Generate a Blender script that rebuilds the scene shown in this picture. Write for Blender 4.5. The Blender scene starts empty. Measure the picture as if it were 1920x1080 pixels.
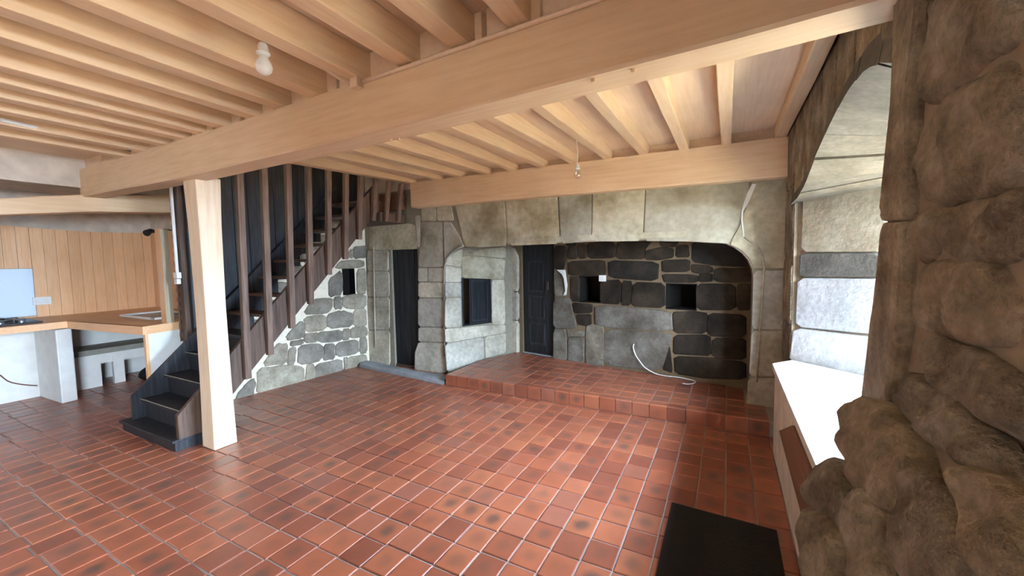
import bpy, math, random
import numpy as np
from mathutils import Vector, Matrix
random.seed(7)
scene = bpy.context.scene
COL = scene.collection

# ------------------------------------------------------------------ camera
F_PX = 753.2
CAM = np.array([0.0, 0.0, 1.55])
def cam_rot(yaw, pitch, roll):
    c, s = math.cos, math.sin
    B = np.array([[1, 0, 0], [0, 0, -1], [0, 1, 0]], float)
    Rz = np.array([[c(yaw), -s(yaw), 0], [s(yaw), c(yaw), 0], [0, 0, 1]])
    Rx = np.array([[1, 0, 0], [0, c(pitch), -s(pitch)], [0, s(pitch), c(pitch)]])
    Rr = np.array([[c(roll), -s(roll), 0], [s(roll), c(roll), 0], [0, 0, 1]])
    return Rz @ Rx @ B @ Rr
MC = cam_rot(math.radians(28.16), math.radians(-3.82), math.radians(-1.10))
cd = bpy.data.cameras.new('camera')
cd.sensor_width = 36.0
cd.lens = F_PX / 1920 * 36.0
cd.clip_start = 0.02
cam = bpy.data.objects.new('camera', cd)
COL.objects.link(cam)
m4 = Matrix([[*MC[i], CAM[i]] for i in range(3)] + [[0, 0, 0, 1]])
cam.matrix_world = m4
scene.camera = cam

# ------------------------------------------------------------------ light
scene.view_settings.view_transform = 'Standard'
scene.view_settings.look = 'None'
scene.view_settings.gamma = 1.0
scene.view_settings.use_curve_mapping = False
scene.view_settings.exposure = 0.33
world = bpy.data.worlds.new('world')
scene.world = world
world.use_nodes = True
wbg = world.node_tree.nodes['Background']
wnt = world.node_tree
wtc = wnt.nodes.new('ShaderNodeTexCoord'); wsep = wnt.nodes.new('ShaderNodeSeparateXYZ'); wr_ = wnt.nodes.new('ShaderNodeValToRGB')
wnt.links.new(wtc.outputs['Generated'], wsep.inputs[0]); wnt.links.new(wsep.outputs[2], wr_.inputs[0])
wr_.color_ramp.elements[0].position = 0.0; wr_.color_ramp.elements[0].color = (0.20, 0.24, 0.10, 1)   # meadow and trees
wr_.color_ramp.elements[1].position = 0.14; wr_.color_ramp.elements[1].color = (0.62, 0.80, 1.0, 1)     # sky
wnt.links.new(wr_.outputs[0], wbg.inputs[0])
wbg.inputs[1].default_value = 2.0

def area(name, loc, direction, sx, sy, power, color):
    l = bpy.data.lights.new(name, 'AREA')
    l.shape = 'RECTANGLE'; l.size = sx; l.size_y = sy
    l.energy = power; l.color = color
    o = bpy.data.objects.new(name, l)
    COL.objects.link(o)
    o.location = loc
    o.rotation_euler = Vector(direction).to_track_quat('-Z', 'Y').to_euler()
    return o
# daylight outside the window in the stone niche, and outside the windows behind the viewer
sl_ = bpy.data.lights.new('sun', 'SUN'); sl_.energy = 1600; sl_.angle = math.radians(0.6); sl_.color = (1.0, 0.93, 0.82)
sun = bpy.data.objects.new('sun', sl_); COL.objects.link(sun); sun.location = (6, 2, 9)
sun.rotation_euler = Vector((-0.06, 0.72, -0.69)).to_track_quat('-Z', 'Y').to_euler()
area('niche_window_daylight', (3.5, 2.70, 2.75), (-2.4, 0.0, -1.15), 3.6, 2.6, 6500, (0.60, 0.79, 1.0))
area('second_window_daylight', (3.5, -1.45, 2.45), (-2.4, 0.15, -0.85), 3.4, 2.4, 5000, (0.74, 0.87, 1.0))

# ------------------------------------------------------------------ pixel helpers
def ray(px, py):
    return MC @ np.array([(px - 960) / F_PX, -(py - 540) / F_PX, -1.0])
def onz(px, py, z=0.0):
    v = ray(px, py); return CAM + v * ((z - CAM[2]) / v[2])
def onx(px, py, x):
    v = ray(px, py); return CAM + v * ((x - CAM[0]) / v[0])
def ony(px, py, y):
    v = ray(px, py); return CAM + v * ((y - CAM[1]) / v[1])
def project(p):
    q = MC.T @ (np.array(p, float) - CAM)
    return 960 + F_PX * q[0] / -q[2], 540 - F_PX * q[1] / -q[2], -q[2]
class Plane:
    """a wall face: origin o, along u (horizontal), up v, outward normal n"""
    def __init__(self, o, u, v=(0, 0, 1)):
        self.o = np.array(o, float); self.u = np.array(u, float); self.u /= np.linalg.norm(self.u)
        self.v = np.array(v, float); self.v /= np.linalg.norm(self.v)
        self.n = np.cross(self.u, self.v)
        if self.n @ (CAM - self.o) < 0: self.n = -self.n
    def px(self, x, y):
        r = ray(x, y); t = ((self.o - CAM) @ self.n) / (r @ self.n)
        p = CAM + r * t - self.o
        return (float(p @ self.u), float(p @ self.v))
    def at(self, a, b, d=0.0):
        return self.o + self.u * a + self.v * b + self.n * d

# ------------------------------------------------------------------ materials
def mat(name, rough=0.7, spec=0.3):
    m = bpy.data.materials.new(name); m.use_nodes = True
    nt = m.node_tree; b = nt.nodes['Principled BSDF']
    b.inputs['Roughness'].default_value = rough
    b.inputs['Specular IOR Level'].default_value = spec
    return m, nt, b
def node(nt, t, **kw):
    n = nt.nodes.new(t)
    for k, v in kw.items(): setattr(n, k, v)
    return n
def ramp(nt, fac, stops):
    r = node(nt, 'ShaderNodeValToRGB')
    while len(r.color_ramp.elements) < len(stops): r.color_ramp.elements.new(0.5)
    for e, (p, c) in zip(r.color_ramp.elements, stops):
        e.position = p; e.color = (*c, 1)
    nt.links.new(fac, r.inputs[0]); return r.outputs[0]
def mixc(nt, fac, a, b, mode='MIX'):
    n = node(nt, 'ShaderNodeMix', data_type='RGBA', blend_type=mode)
    for i, v in ((0, fac), (6, a), (7, b)):
        if isinstance(v, (int, float)): n.inputs[i].default_value = v
        elif isinstance(v, tuple): n.inputs[i].default_value = (*v, 1)
        else: nt.links.new(v, n.inputs[i])
    return n.outputs[2]
def noise(nt, scale, detail=4, coord='Object', stretch=None, rough=0.55):
    tc = node(nt, 'ShaderNodeTexCoord'); n = node(nt, 'ShaderNodeTexNoise')
    n.inputs['Scale'].default_value = scale; n.inputs['Detail'].default_value = detail
    n.inputs['Roughness'].default_value = rough
    if coord == 'World':
        g = node(nt, 'ShaderNodeNewGeometry'); src = g.outputs['Position']
    else: src = tc.outputs[coord]
    if stretch:
        mp = node(nt, 'ShaderNodeMapping'); mp.inputs['Scale'].default_value = stretch
        nt.links.new(src, mp.inputs[0]); src = mp.outputs[0]
    nt.links.new(src, n.inputs['Vector'])
    return n.outputs[0]
def bump(nt, b, h, strength=0.3, dist=0.01):
    n = node(nt, 'ShaderNodeBump'); n.inputs['Strength'].default_value = strength
    n.inputs['Distance'].default_value = dist
    nt.links.new(h, n.inputs['Height']); nt.links.new(n.outputs[0], b.inputs['Normal'])
def objrand(nt):
    return node(nt, 'ShaderNodeObjectInfo').outputs['Random']

def stone_mat(name, dark, mid, light, sc=5, bstr=0.5, rough=0.85):
    m, nt, b = mat(name, rough, 0.2)
    n1 = noise(nt, sc, 6, 'World'); n2 = noise(nt, sc * 7, 5, 'World')
    c = ramp(nt, n1, [(0.30, dark), (0.5, mid), (0.72, light)])
    r = objrand(nt)
    c = mixc(nt, 1.0, c, ramp(nt, r, [(0, (0.72, 0.72, 0.74)), (1, (1.12, 1.08, 1.0))]), 'MULTIPLY')
    c = mixc(nt, 0.45, c, ramp(nt, n2, [(0.3, (0.45, 0.44, 0.42)), (0.7, (1.2, 1.2, 1.2))]), 'MULTIPLY')
    nt.links.new(c, b.inputs['Base Color'])
    bump(nt, b, n2, bstr, 0.02 if bstr > 0.9 else 0.012)
    return m
M = {}
M['stone'] = stone_mat('granite_ashlar', (0.24, 0.20, 0.12), (0.46, 0.42, 0.31), (0.60, 0.56, 0.45), 2.2, 0.35)
M['stone_cool'] = stone_mat('granite_pale', (0.33, 0.30, 0.23), (0.51, 0.47, 0.38), (0.63, 0.59, 0.49), 3.0, 0.35)
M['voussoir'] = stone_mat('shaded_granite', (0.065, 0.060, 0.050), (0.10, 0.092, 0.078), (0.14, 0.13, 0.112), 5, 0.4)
M['jamb_tan'] = stone_mat('tan_granite', (0.17, 0.135, 0.095), (0.26, 0.225, 0.17), (0.34, 0.305, 0.25), 4, 0.4)
M['jamb_daylit'] = stone_mat('daylit_jamb_stone', (0.34, 0.34, 0.34), (0.46, 0.46, 0.47), (0.56, 0.56, 0.57), 4, 0.4)
M['rubble'] = stone_mat('rubble_stone', (0.20, 0.17, 0.13), (0.31, 0.27, 0.21), (0.43, 0.385, 0.31), 5, 0.5)
M['soot'] = stone_mat('sooty_stone', (0.014, 0.010, 0.007), (0.031, 0.022, 0.015), (0.062, 0.046, 0.032), 4, 0.5)
M['soot_black'] = stone_mat('black_sooty_stone', (0.012, 0.010, 0.009), (0.022, 0.018, 0.015), (0.04, 0.033, 0.027), 4, 0.4)
M['sootgrey'] = stone_mat('greyed_stone', (0.09, 0.075, 0.058), (0.17, 0.15, 0.12), (0.28, 0.26, 0.22), 4, 0.5)
M['jambstone'] = stone_mat('brown_granite', (0.13, 0.10, 0.07), (0.25, 0.205, 0.15), (0.42, 0.365, 0.29), 7, 1.0)
def flat(name, col, rough=0.7, spec=0.3, ns=0, bs=0.0, var=0.25):
    m, nt, b = mat(name, rough, spec)
    if ns:
        n = noise(nt, ns, 5, 'World')
        c = mixc(nt, var, col, ramp(nt, n, [(0.3, (0.4, 0.4, 0.4)), (0.7, (1.3, 1.3, 1.3))]), 'MULTIPLY')
        nt.links.new(c, b.inputs['Base Color'])
        if bs: bump(nt, b, n, bs, 0.01)
    else: b.inputs['Base Color'].default_value = (*col, 1)
    return m
M['seat'] = flat('seat_stone', (0.62, 0.61, 0.58), 0.7, 0.2, 10, 0.2, 0.15)
M['mortar'] = flat('pale_lime_mortar', (0.86, 0.76, 0.58), 0.9, 0.1, 30, 0.4)
M['mortar_soot'] = flat('smoked_mortar', (0.16, 0.115, 0.07), 0.9, 0.1, 30, 0.4)
M['mortar_brown'] = flat('ochre_mortar', (0.27, 0.212, 0.15), 0.9, 0.1, 14, 0.8)
M['mortar_grey'] = flat('grey_joint', (0.26, 0.23, 0.17), 0.9, 0.1, 20, 0.3)
M['plaster'] = flat('old_plaster', (0.70, 0.61, 0.51), 0.85, 0.2, 6, 0.3, 0.35)
M['white'] = flat('white_limewash', (0.80, 0.80, 0.76), 0.75, 0.2, 8, 0.15, 0.12)
M['white_plastic'] = flat('white_plastic', (0.85, 0.84, 0.80), 0.35, 0.5)
M['black'] = flat('black_plastic', (0.015, 0.015, 0.017), 0.35, 0.5)
M['grout'] = flat('cement_grout', (0.33, 0.30, 0.28), 0.38, 0.5, 40, 0.2)
M['steel'] = flat('brushed_steel', (0.42, 0.46, 0.50), 0.45, 0.5)
M['steel'].node_tree.nodes['Principled BSDF'].inputs['Metallic'].default_value = 0.85
M['brass'] = flat('brass', (0.8, 0.6, 0.25), 0.3, 0.5)
M['brass'].node_tree.nodes['Principled BSDF'].inputs['Metallic'].default_value = 1
M['cable_brown'] = flat('brown_cable', (0.16, 0.07, 0.05), 0.6)
M['iron'] = flat('rusty_iron', (0.05, 0.035, 0.03), 0.7, 0.3, 40, 0.4)
M['soot_and_shade'] = flat('soot_and_shade_black', (0.012, 0.010, 0.009), 0.9, 0.1)  # near-black for the hearth hood's soot and the shade painted into recesses

def wood_mat(name, a, b_, c_, axis=0, rough=0.55, sc=3.0, spec=0.3, knots=True):
    """grain stretched along world axis; soft pale paint or bare timber"""
    m, nt, b = mat(name, rough, spec)
    st = [14, 14, 14]; st[axis] = 0.9
    n1 = noise(nt, sc, 5, 'World', tuple(st)); n2 = noise(nt, 1.6, 3, 'World')
    c = ramp(nt, n1, [(0.28, a), (0.5, b_), (0.75, c_)])
    c = mixc(nt, 0.35, c, ramp(nt, n2, [(0.3, (0.78, 0.70, 0.62)), (0.7, (1.12, 1.1, 1.06))]), 'MULTIPLY')
    r = objrand(nt)
    c = mixc(nt, 1.0, c, ramp(nt, r, [(0, (0.93, 0.92, 0.91)), (1, (1.05, 1.04, 1.03))]), 'MULTIPLY')
    nt.links.new(c, b.inputs['Base Color'])
    bump(nt, b, n1, 0.15, 0.004)
    return m
CR = ((0.71, 0.50, 0.31), (0.77, 0.565, 0.365), (0.81, 0.62, 0.425))
M['beam_x'] = wood_mat('cream_painted_timber_x', *CR, axis=0)
M['beam_y'] = wood_mat('cream_painted_timber_y', *CR, axis=1)
M['beam_z'] = wood_mat('cream_painted_timber_z', *CR, axis=2)
M['post'] = wood_mat('pale_cream_timber_z', (0.74, 0.56, 0.38), (0.82, 0.66, 0.47), (0.87, 0.73, 0.56), axis=2)
M['ceil'] = wood_mat('cream_painted_boards', (0.71, 0.53, 0.37), (0.76, 0.58, 0.415), (0.80, 0.63, 0.465), axis=1)
M['pine'] = wood_mat('varnished_pine_z', (0.80, 0.45, 0.23), (0.85, 0.52, 0.29), (0.88, 0.57, 0.34), axis=2, rough=0.4, sc=5)
M['pine_x'] = wood_mat('varnished_pine_x', (0.80, 0.45, 0.23), (0.85, 0.52, 0.29), (0.88, 0.57, 0.34), axis=0, rough=0.4, sc=5)
M['dark'] = wood_mat('black_stained_wood', (0.010, 0.010, 0.012), (0.022, 0.023, 0.028), (0.05, 0.052, 0.06), axis=2, rough=0.45)
M['brown'] = wood_mat('dark_brown_wood', (0.045, 0.026, 0.018), (0.085, 0.052, 0.037), (0.14, 0.09, 0.066), axis=2, rough=0.5)
M['baluster'] = wood_mat('worn_brown_wood', (0.085, 0.052, 0.038), (0.15, 0.096, 0.07), (0.22, 0.15, 0.115), axis=2, rough=0.5)
M['doorwood'] = wood_mat('black_door_wood', (0.006, 0.006, 0.007), (0.013, 0.013, 0.015), (0.03, 0.03, 0.033), axis=2, rough=0.42)
M['mat'] = flat('dark_mat', (0.014, 0.011, 0.010), 0.75, 0.2, 60, 0.3)
M['plank'] = wood_mat('brown_plank', (0.13, 0.06, 0.035), (0.19, 0.095, 0.055), (0.25, 0.13, 0.08), axis=1, rough=0.5)
M['shelf'] = flat('grey_shelf_board', (0.30, 0.29, 0.25), 0.7, 0.2, 12, 0.2)
M['slate'] = flat('worn_bluestone', (0.30, 0.31, 0.31), 0.6, 0.35, 9, 0.5, 0.4)

def tile_mat():
    m, nt, b = mat('waxed_terracotta', 0.28, 0.5)
    g = node(nt, 'ShaderNodeNewGeometry')
    add = node(nt, 'ShaderNodeMath', operation='ADD'); nt.links.new(g.outputs['Random Per Island'], add.inputs[0]); nt.links.new(objrand(nt), add.inputs[1])
    fr = node(nt, 'ShaderNodeMath', operation='FRACT'); nt.links.new(add.outputs[0], fr.inputs[0]); r = fr.outputs[0]
    base = ramp(nt, r, [(0.0, (0.20, 0.052, 0.026)), (0.35, (0.28, 0.074, 0.033)), (0.7, (0.33, 0.098, 0.043)), (1.0, (0.25, 0.080, 0.046))])
    n1 = noise(nt, 6, 5, 'World'); n2 = noise(nt, 60, 4, 'World')
    # dark firing spot in the middle of each tile
    uv = node(nt, 'ShaderNodeUVMap'); mp = node(nt, 'ShaderNodeVectorMath', operation='SUBTRACT'); mp.inputs[1].default_value = (0.5, 0.5, 0)
    nt.links.new(uv.outputs[0], mp.inputs[0])
    ln = node(nt, 'ShaderNodeVectorMath', operation='LENGTH'); nt.links.new(mp.outputs[0], ln.inputs[0])
    wob = node(nt, 'ShaderNodeMath', operation='MULTIPLY_ADD'); wob.inputs[1].default_value = 0.35; nt.links.new(n1, wob.inputs[0]); nt.links.new(ln.outputs['Value'], wob.inputs[2])
    spot = ramp(nt, wob.outputs[0], [(0.30, (1, 1, 1)), (0.56, (0, 0, 0))])
    mul = node(nt, 'ShaderNodeMath', operation='MULTIPLY'); nt.links.new(spot, mul.inputs[0])
    r2 = node(nt, 'ShaderNodeMath', operation='MULTIPLY'); r2.inputs[1].default_value = 7.31; nt.links.new(r, r2.inputs[0])
    r3 = node(nt, 'ShaderNodeMath', operation='FRACT'); nt.links.new(r2.outputs[0], r3.inputs[0])
    amt = ramp(nt, r3.outputs[0], [(0.25, (0.08,) * 3), (0.8, (0.55,) * 3), (1.0, (0.9,) * 3)])
    nt.links.new(amt, mul.inputs[1])
    c = mixc(nt, mul.outputs[0], base, (0.085, 0.045, 0.032))
    c = mixc(nt, 0.5, c, ramp(nt, n1, [(0.3, (0.7, 0.68, 0.66)), (0.7, (1.2, 1.2, 1.2))]), 'MULTIPLY')
    nt.links.new(c, b.inputs['Base Color'])
    ro = node(nt, 'ShaderNodeMapRange'); ro.inputs['To Min'].default_value = 0.24; ro.inputs['To Max'].default_value = 0.46
    nt.links.new(n1, ro.inputs['Value']); nt.links.new(ro.outputs[0], b.inputs['Roughness'])
    b.inputs['Coat Weight'].default_value = 0.6; b.inputs['Coat Roughness'].default_value = 0.6
    bump(nt, b, n2, 0.10, 0.004)
    return m
M['tile'] = tile_mat()
def glass_mat(name='window_glass', tint=(0.95, 0.97, 1.0), gl=0.08):
    m = bpy.data.materials.new(name); m.use_nodes = True; nt = m.node_tree; nt.nodes.clear()
    o = node(nt, 'ShaderNodeOutputMaterial'); t = node(nt, 'ShaderNodeBsdfTransparent'); t.inputs[0].default_value = (*tint, 1)
    g = node(nt, 'ShaderNodeBsdfGlossy'); g.inputs['Roughness'].default_value = 0.03
    x = node(nt, 'ShaderNodeMixShader'); x.inputs[0].default_value = gl
    nt.links.new(t.outputs[0], x.inputs[1]); nt.links.new(g.outputs[0], x.inputs[2]); nt.links.new(x.outputs[0], o.inputs[0])
    return m
M['glass'] = glass_mat()
M['bulb_clear'] = glass_mat('clear_bulb_glass', (0.92, 0.94, 0.95), 0.25)

# ------------------------------------------------------------------ object helpers
def props(o, label=None, cat=None, group=None, kind=None):
    if label: o['label'] = label
    if cat: o['category'] = cat
    if group: o['group'] = group
    if kind: o['kind'] = kind
    return o
def thing(name, loc, label=None, cat=None, group=None, kind=None):
    o = bpy.data.objects.new(name, None); COL.objects.link(o)
    o.location = loc; o.empty_display_size = 0.1
    return props(o, label, cat, group, kind)
def mk(name, verts, faces, material, parent=None, smooth=False, uvs=None):
    v = np.array(verts, float); c = (v.max(0) + v.min(0)) / 2; c[2] = v[:, 2].min()
    me = bpy.data.meshes.new(name)
    me.from_pydata((v - c).tolist(), [], faces); me.validate(); me.update()
    me.materials.append(material)
    if uvs is not None:
        ul = me.uv_layers.new(name='UVMap')
        for lp in me.loops: ul.data[lp.index].uv = uvs[lp.vertex_index]
    if smooth:
        for p in me.polygons: p.use_smooth = True
    o = bpy.data.objects.new(name, me); COL.objects.link(o); o.location = c
    adopt(o, parent)
    return o
def world_loc(o):
    p = np.array(o.location)
    return p
WL = {}
def adopt(o, parent):
    WL[o.name] = np.array(o.location)
    if parent is not None:
        o.parent = parent
        base = WL.get(parent.name, np.array(parent.location))
        o.location = Vector(np.array(o.location) - base)
    return o
class MB:
    """collects shapes that belong to one part"""
    def __init__(s): s.v = []; s.f = []
    def add(s, v, f):
        k = len(s.v); s.v += [tuple(map(float, p)) for p in v]; s.f += [tuple(i + k for i in q) for q in f]; return s
    def box(s, a, b, bev=0.0):
        return s.hexa([(a[0], a[1], a[2]), (b[0], a[1], a[2]), (b[0], b[1], a[2]), (a[0], b[1], a[2]),
                       (a[0], a[1], b[2]), (b[0], a[1], b[2]), (b[0], b[1], b[2]), (a[0], b[1], b[2])])
    def hexa(s, p):
        return s.add(p, [(0, 3, 2, 1), (4, 5, 6, 7), (0, 1, 5, 4), (1, 2, 6, 5), (2, 3, 7, 6), (3, 0, 4, 7)])
    def prism(s, poly, off):
        """poly: 3D points of one face, off: extrusion vector"""
        n = len(poly); off = np.array(off, float)
        v = [np.array(p, float) for p in poly] + [np.array(p, float) + off for p in poly]
        f = [tuple(range(n - 1, -1, -1)), tuple(range(n, 2 * n))] + [(i, (i + 1) % n, n + (i + 1) % n, n + i) for i in range(n)]
        return s.add(v, f)
    def loft(s, rings, cap=True):
        n = len(rings[0]); v = [p for r in rings for p in r]; f = []
        for k in range(len(rings) - 1):
            for i in range(n):
                j = (i + 1) % n; f.append((k * n + i, k * n + j, (k + 1) * n + j, (k + 1) * n + i))
        if cap: f.append(tuple(range(n - 1, -1, -1))); f.append(tuple(range((len(rings) - 1) * n, len(rings) * n)))
        return s.add(v, f)
    def tube(s, pts, r, seg=8):
        pts = [Vector(p) for p in pts]; rings = []
        for i, p in enumerate(pts):
            t = (pts[min(i + 1, len(pts) - 1)] - pts[max(i - 1, 0)]).normalized()
            a = t.orthogonal().normalized() if i == 0 else (prev - t * prev.dot(t)).normalized()
            prev = a; b = t.cross(a); rr = r[i] if isinstance(r, (list, tuple)) else r
            rings.append([p + (a * math.cos(2 * math.pi * k / seg) + b * math.sin(2 * math.pi * k / seg)) * rr for k in range(seg)])
        return s.loft(rings)
    def lathe(s, base, prof, seg=16):
        bx, by, bz = base
        return s.loft([[(bx + r * math.cos(2 * math.pi * k / seg), by + r * math.sin(2 * math.pi * k / seg), bz + z) for k in range(seg)] for r, z in prof])
    def build(s, name, material, parent=None, smooth=False, bevel=0.0):
        o = mk(name, s.v, s.f, material, parent, smooth)
        if bevel:
            md = o.modifiers.new('bevel', 'BEVEL'); md.width = bevel; md.segments = 2; md.limit_method = 'ANGLE'
        return o
def bar(name, p0, p1, w, h, material, parent=None, up=(0, 0, 1), bevel=0.004):
    p0 = Vector(p0); p1 = Vector(p1); t = (p1 - p0).normalized(); upv = Vector(up)
    sd = t.cross(upv).normalized(); u2 = sd.cross(t).normalized()
    r = [[p + sd * (a * w / 2) + u2 * (b * h / 2) for a, b in ((-1, -1), (1, -1), (1, 1), (-1, 1))] for p in (p0, p1)]
    return MB().loft(r).build(name, material, parent, bevel=bevel)
def chaikin(poly, it=1, k=0.22):
    for _ in range(it):
        out = []
        for i in range(len(poly)):
            a = np.array(poly[i]); b = np.array(poly[(i + 1) % len(poly)])
            out += [a + (b - a) * k, a + (b - a) * (1 - k)]
        poly = out
    return [tuple(p) for p in poly]
def stone(plane, poly, material, parent, proud=0.025, back=0.03, rnd=0.012, it=1, name='stone', k=0.2, rough=0.0):
    """one stone: rounded outline, worn arris, face slightly proud of the joint"""
    P = [np.array(p) for p in chaikin(poly, it, k)]
    if rough:
        Q = []
        for i, p in enumerate(P):
            q = P[(i + 1) % len(P)]; Q += [p, (p + q) / 2 + np.array([random.gauss(0, rough), random.gauss(0, rough)])]
        P = Q
    c = sum(P) / len(P)
    def ins(d): return [p + (c - p) * min(0.6, d / max(np.linalg.norm(c - p), 1e-6)) for p in P]
    j = proud * random.uniform(0.7, 1.25)
    rings = [[plane.at(*p, -back) for p in P], [plane.at(*p, j * 0.35) for p in P],
             [plane.at(*p, j * 0.85) for p in ins(rnd * 0.7)], [plane.at(*p, j + random.uniform(-0.12, 0.12) * j) for p in ins(rnd * 2.2)]]
    mb = MB(); n = len(P)
    v = [p for r in rings for p in r]; f = []
    for a in range(3):
        for i in range(n):
            f.append((a * n + i, a * n + (i + 1) % n, (a + 1) * n + (i + 1) % n, (a + 1) * n + i))
    f.append(tuple(range(3 * n, 4 * n)))
    nrm = np.cross(np.array(v[3 * n + 1]) - v[3 * n], np.array(v[3 * n + 2]) - v[3 * n + 1])
    area2 = sum(P[i][0] * P[(i + 1) % n][1] - P[(i + 1) % n][0] * P[i][1] for i in range(n))
    o_n = np.cross(plane.u, plane.v)
    if (area2 > 0) != (o_n @ plane.n > 0): f = [q[::-1] for q in f]
    mb.add(v, f)
    return mb.build(name, material, parent, smooth=False)
def stones_px(plane, polys, material, parent, s=1.0, ox=0, oy=0, grow=0.0, **kw):
    out = []
    for poly in polys:
        uv = [plane.px(ox + x / s, oy + y / s) for x, y in poly]
        if grow:
            c = np.mean(uv, axis=0)
            uv = [tuple(np.array(p) + (np.array(p) - c) / max(np.linalg.norm(np.array(p) - c), 1e-6) * grow) for p in uv]
        out.append(stone(plane, uv, material, parent, **kw))
    return out

# ================================================================== FLOOR
XR = 0.44            # right wall face
XL = -5.95           # left wall plane
floor = MB().box((-8.1, -2.6, -0.12), (1.0, 5.7, -0.007)).build('floor', M['grout'])
props(floor, kind='structure')
TX, TY = 0.165, 0.184
gx, gy = 0.0075, 0.0085
def tile_verts(x0, x1, y0, y1, z1, z0=-0.03, c=0.004):
    v = [(x0, y0, z0), (x1, y0, z0), (x1, y1, z0), (x0, y1, z0), (x0, y0, z1 - c), (x1, y0, z1 - c), (x1, y1, z1 - c), (x0, y1, z1 - c),
         (x0 + c, y0 + c, z1), (x1 - c, y0 + c, z1), (x1 - c, y1 - c, z1), (x0 + c, y1 - c, z1)]
    f = [(0, 1, 5, 4), (1, 2, 6, 5), (2, 3, 7, 6), (3, 0, 4, 7), (4, 5, 9, 8), (5, 6, 10, 9), (6, 7, 11, 10), (7, 4, 8, 11), (8, 9, 10, 11)]
    uv = [(0, 0), (1, 0), (1, 1), (0, 1)] * 3
    return v, f, uv
cells = []
i0 = int((-8.0 + 0.313) / TX) - 1
for i in range(i0, 5):
    x0 = -0.313 + i * TX
    off = random.uniform(-0.012, 0.012)
    for j in range(-25, 15):
        y0 = 1.905 + j * TY + off
        if x0 > 0.36 or y0 > 4.36 or y0 < -2.6 or x0 < -7.9: continue
        x1, y1 = x0 + TX - gx, y0 + TY - gy
        a = 0; cut = False
        if x1 > -3.12 and y1 > 3.994:          # cut against the hearth step
            y1 = 3.994; cut = True
            if y1 - y0 < 0.02: continue
        pr = [project((x, y, 0)) for x, y in ((x0, y0), (x1, y0), (x1, y1), (x0, y1))]
        if all(p[2] > 0.1 for p in pr) and any(-20 < p[0] < 1940 and 0 < p[1] < 1110 for p in pr):
            a = abs(sum(pr[k][0] * pr[(k + 1) % 4][1] - pr[(k + 1) % 4][0] * pr[k][1] for k in range(4))) / 2
        cells.append((0 if cut else a, x0, x1, y0, y1))
cells.sort(key=lambda c: -c[0])
tv, tf, tu = tile_verts(-(TX - gx) / 2, (TX - gx) / 2, -(TY - gy) / 2, (TY - gy) / 2, 0.0)
tme = bpy.data.meshes.new('floor_tile'); tme.from_pydata(tv, [], tf); tme.update(); tme.materials.append(M['tile'])
ul = tme.uv_layers.new(name='UVMap')
for lp in tme.loops: ul.data[lp.index].uv = tu[lp.vertex_index]
fb = WL['floor']
for n, (a, x0, x1, y0, y1) in enumerate(cells[:300]):
    o = bpy.data.objects.new('floor_tile', tme); COL.objects.link(o); o.parent = floor
    o.location = Vector(np.array([(x0 + x1) / 2, (y0 + y1) / 2, random.uniform(-0.0015, 0.0012)]) - fb)
    o.rotation_euler = (random.gauss(0, 0.0035), random.gauss(0, 0.0035), random.gauss(0, 0.006))
V, Fc, U = [], [], []
for a, x0, x1, y0, y1 in cells[300:]:
    dz = random.uniform(-0.0015, 0.0012)
    v, f, uv = tile_verts(x0, x1, y0, y1, dz); k = len(V)
    V += v; Fc += [tuple(q + k for q in g) for g in f]; U += uv
o = mk('floor_tiles', V, Fc, M['tile'], floor, uvs=U); o['kind'] = 'stuff'

# sunlit gravel outside the windows
props(MB().box((1.2, -9, -0.30), (14, 11, -0.15)).build('ground', flat('pale_gravel', (0.62, 0.56, 0.42), 0.9, 0.1, 8, 0.2)), kind='structure')
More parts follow.
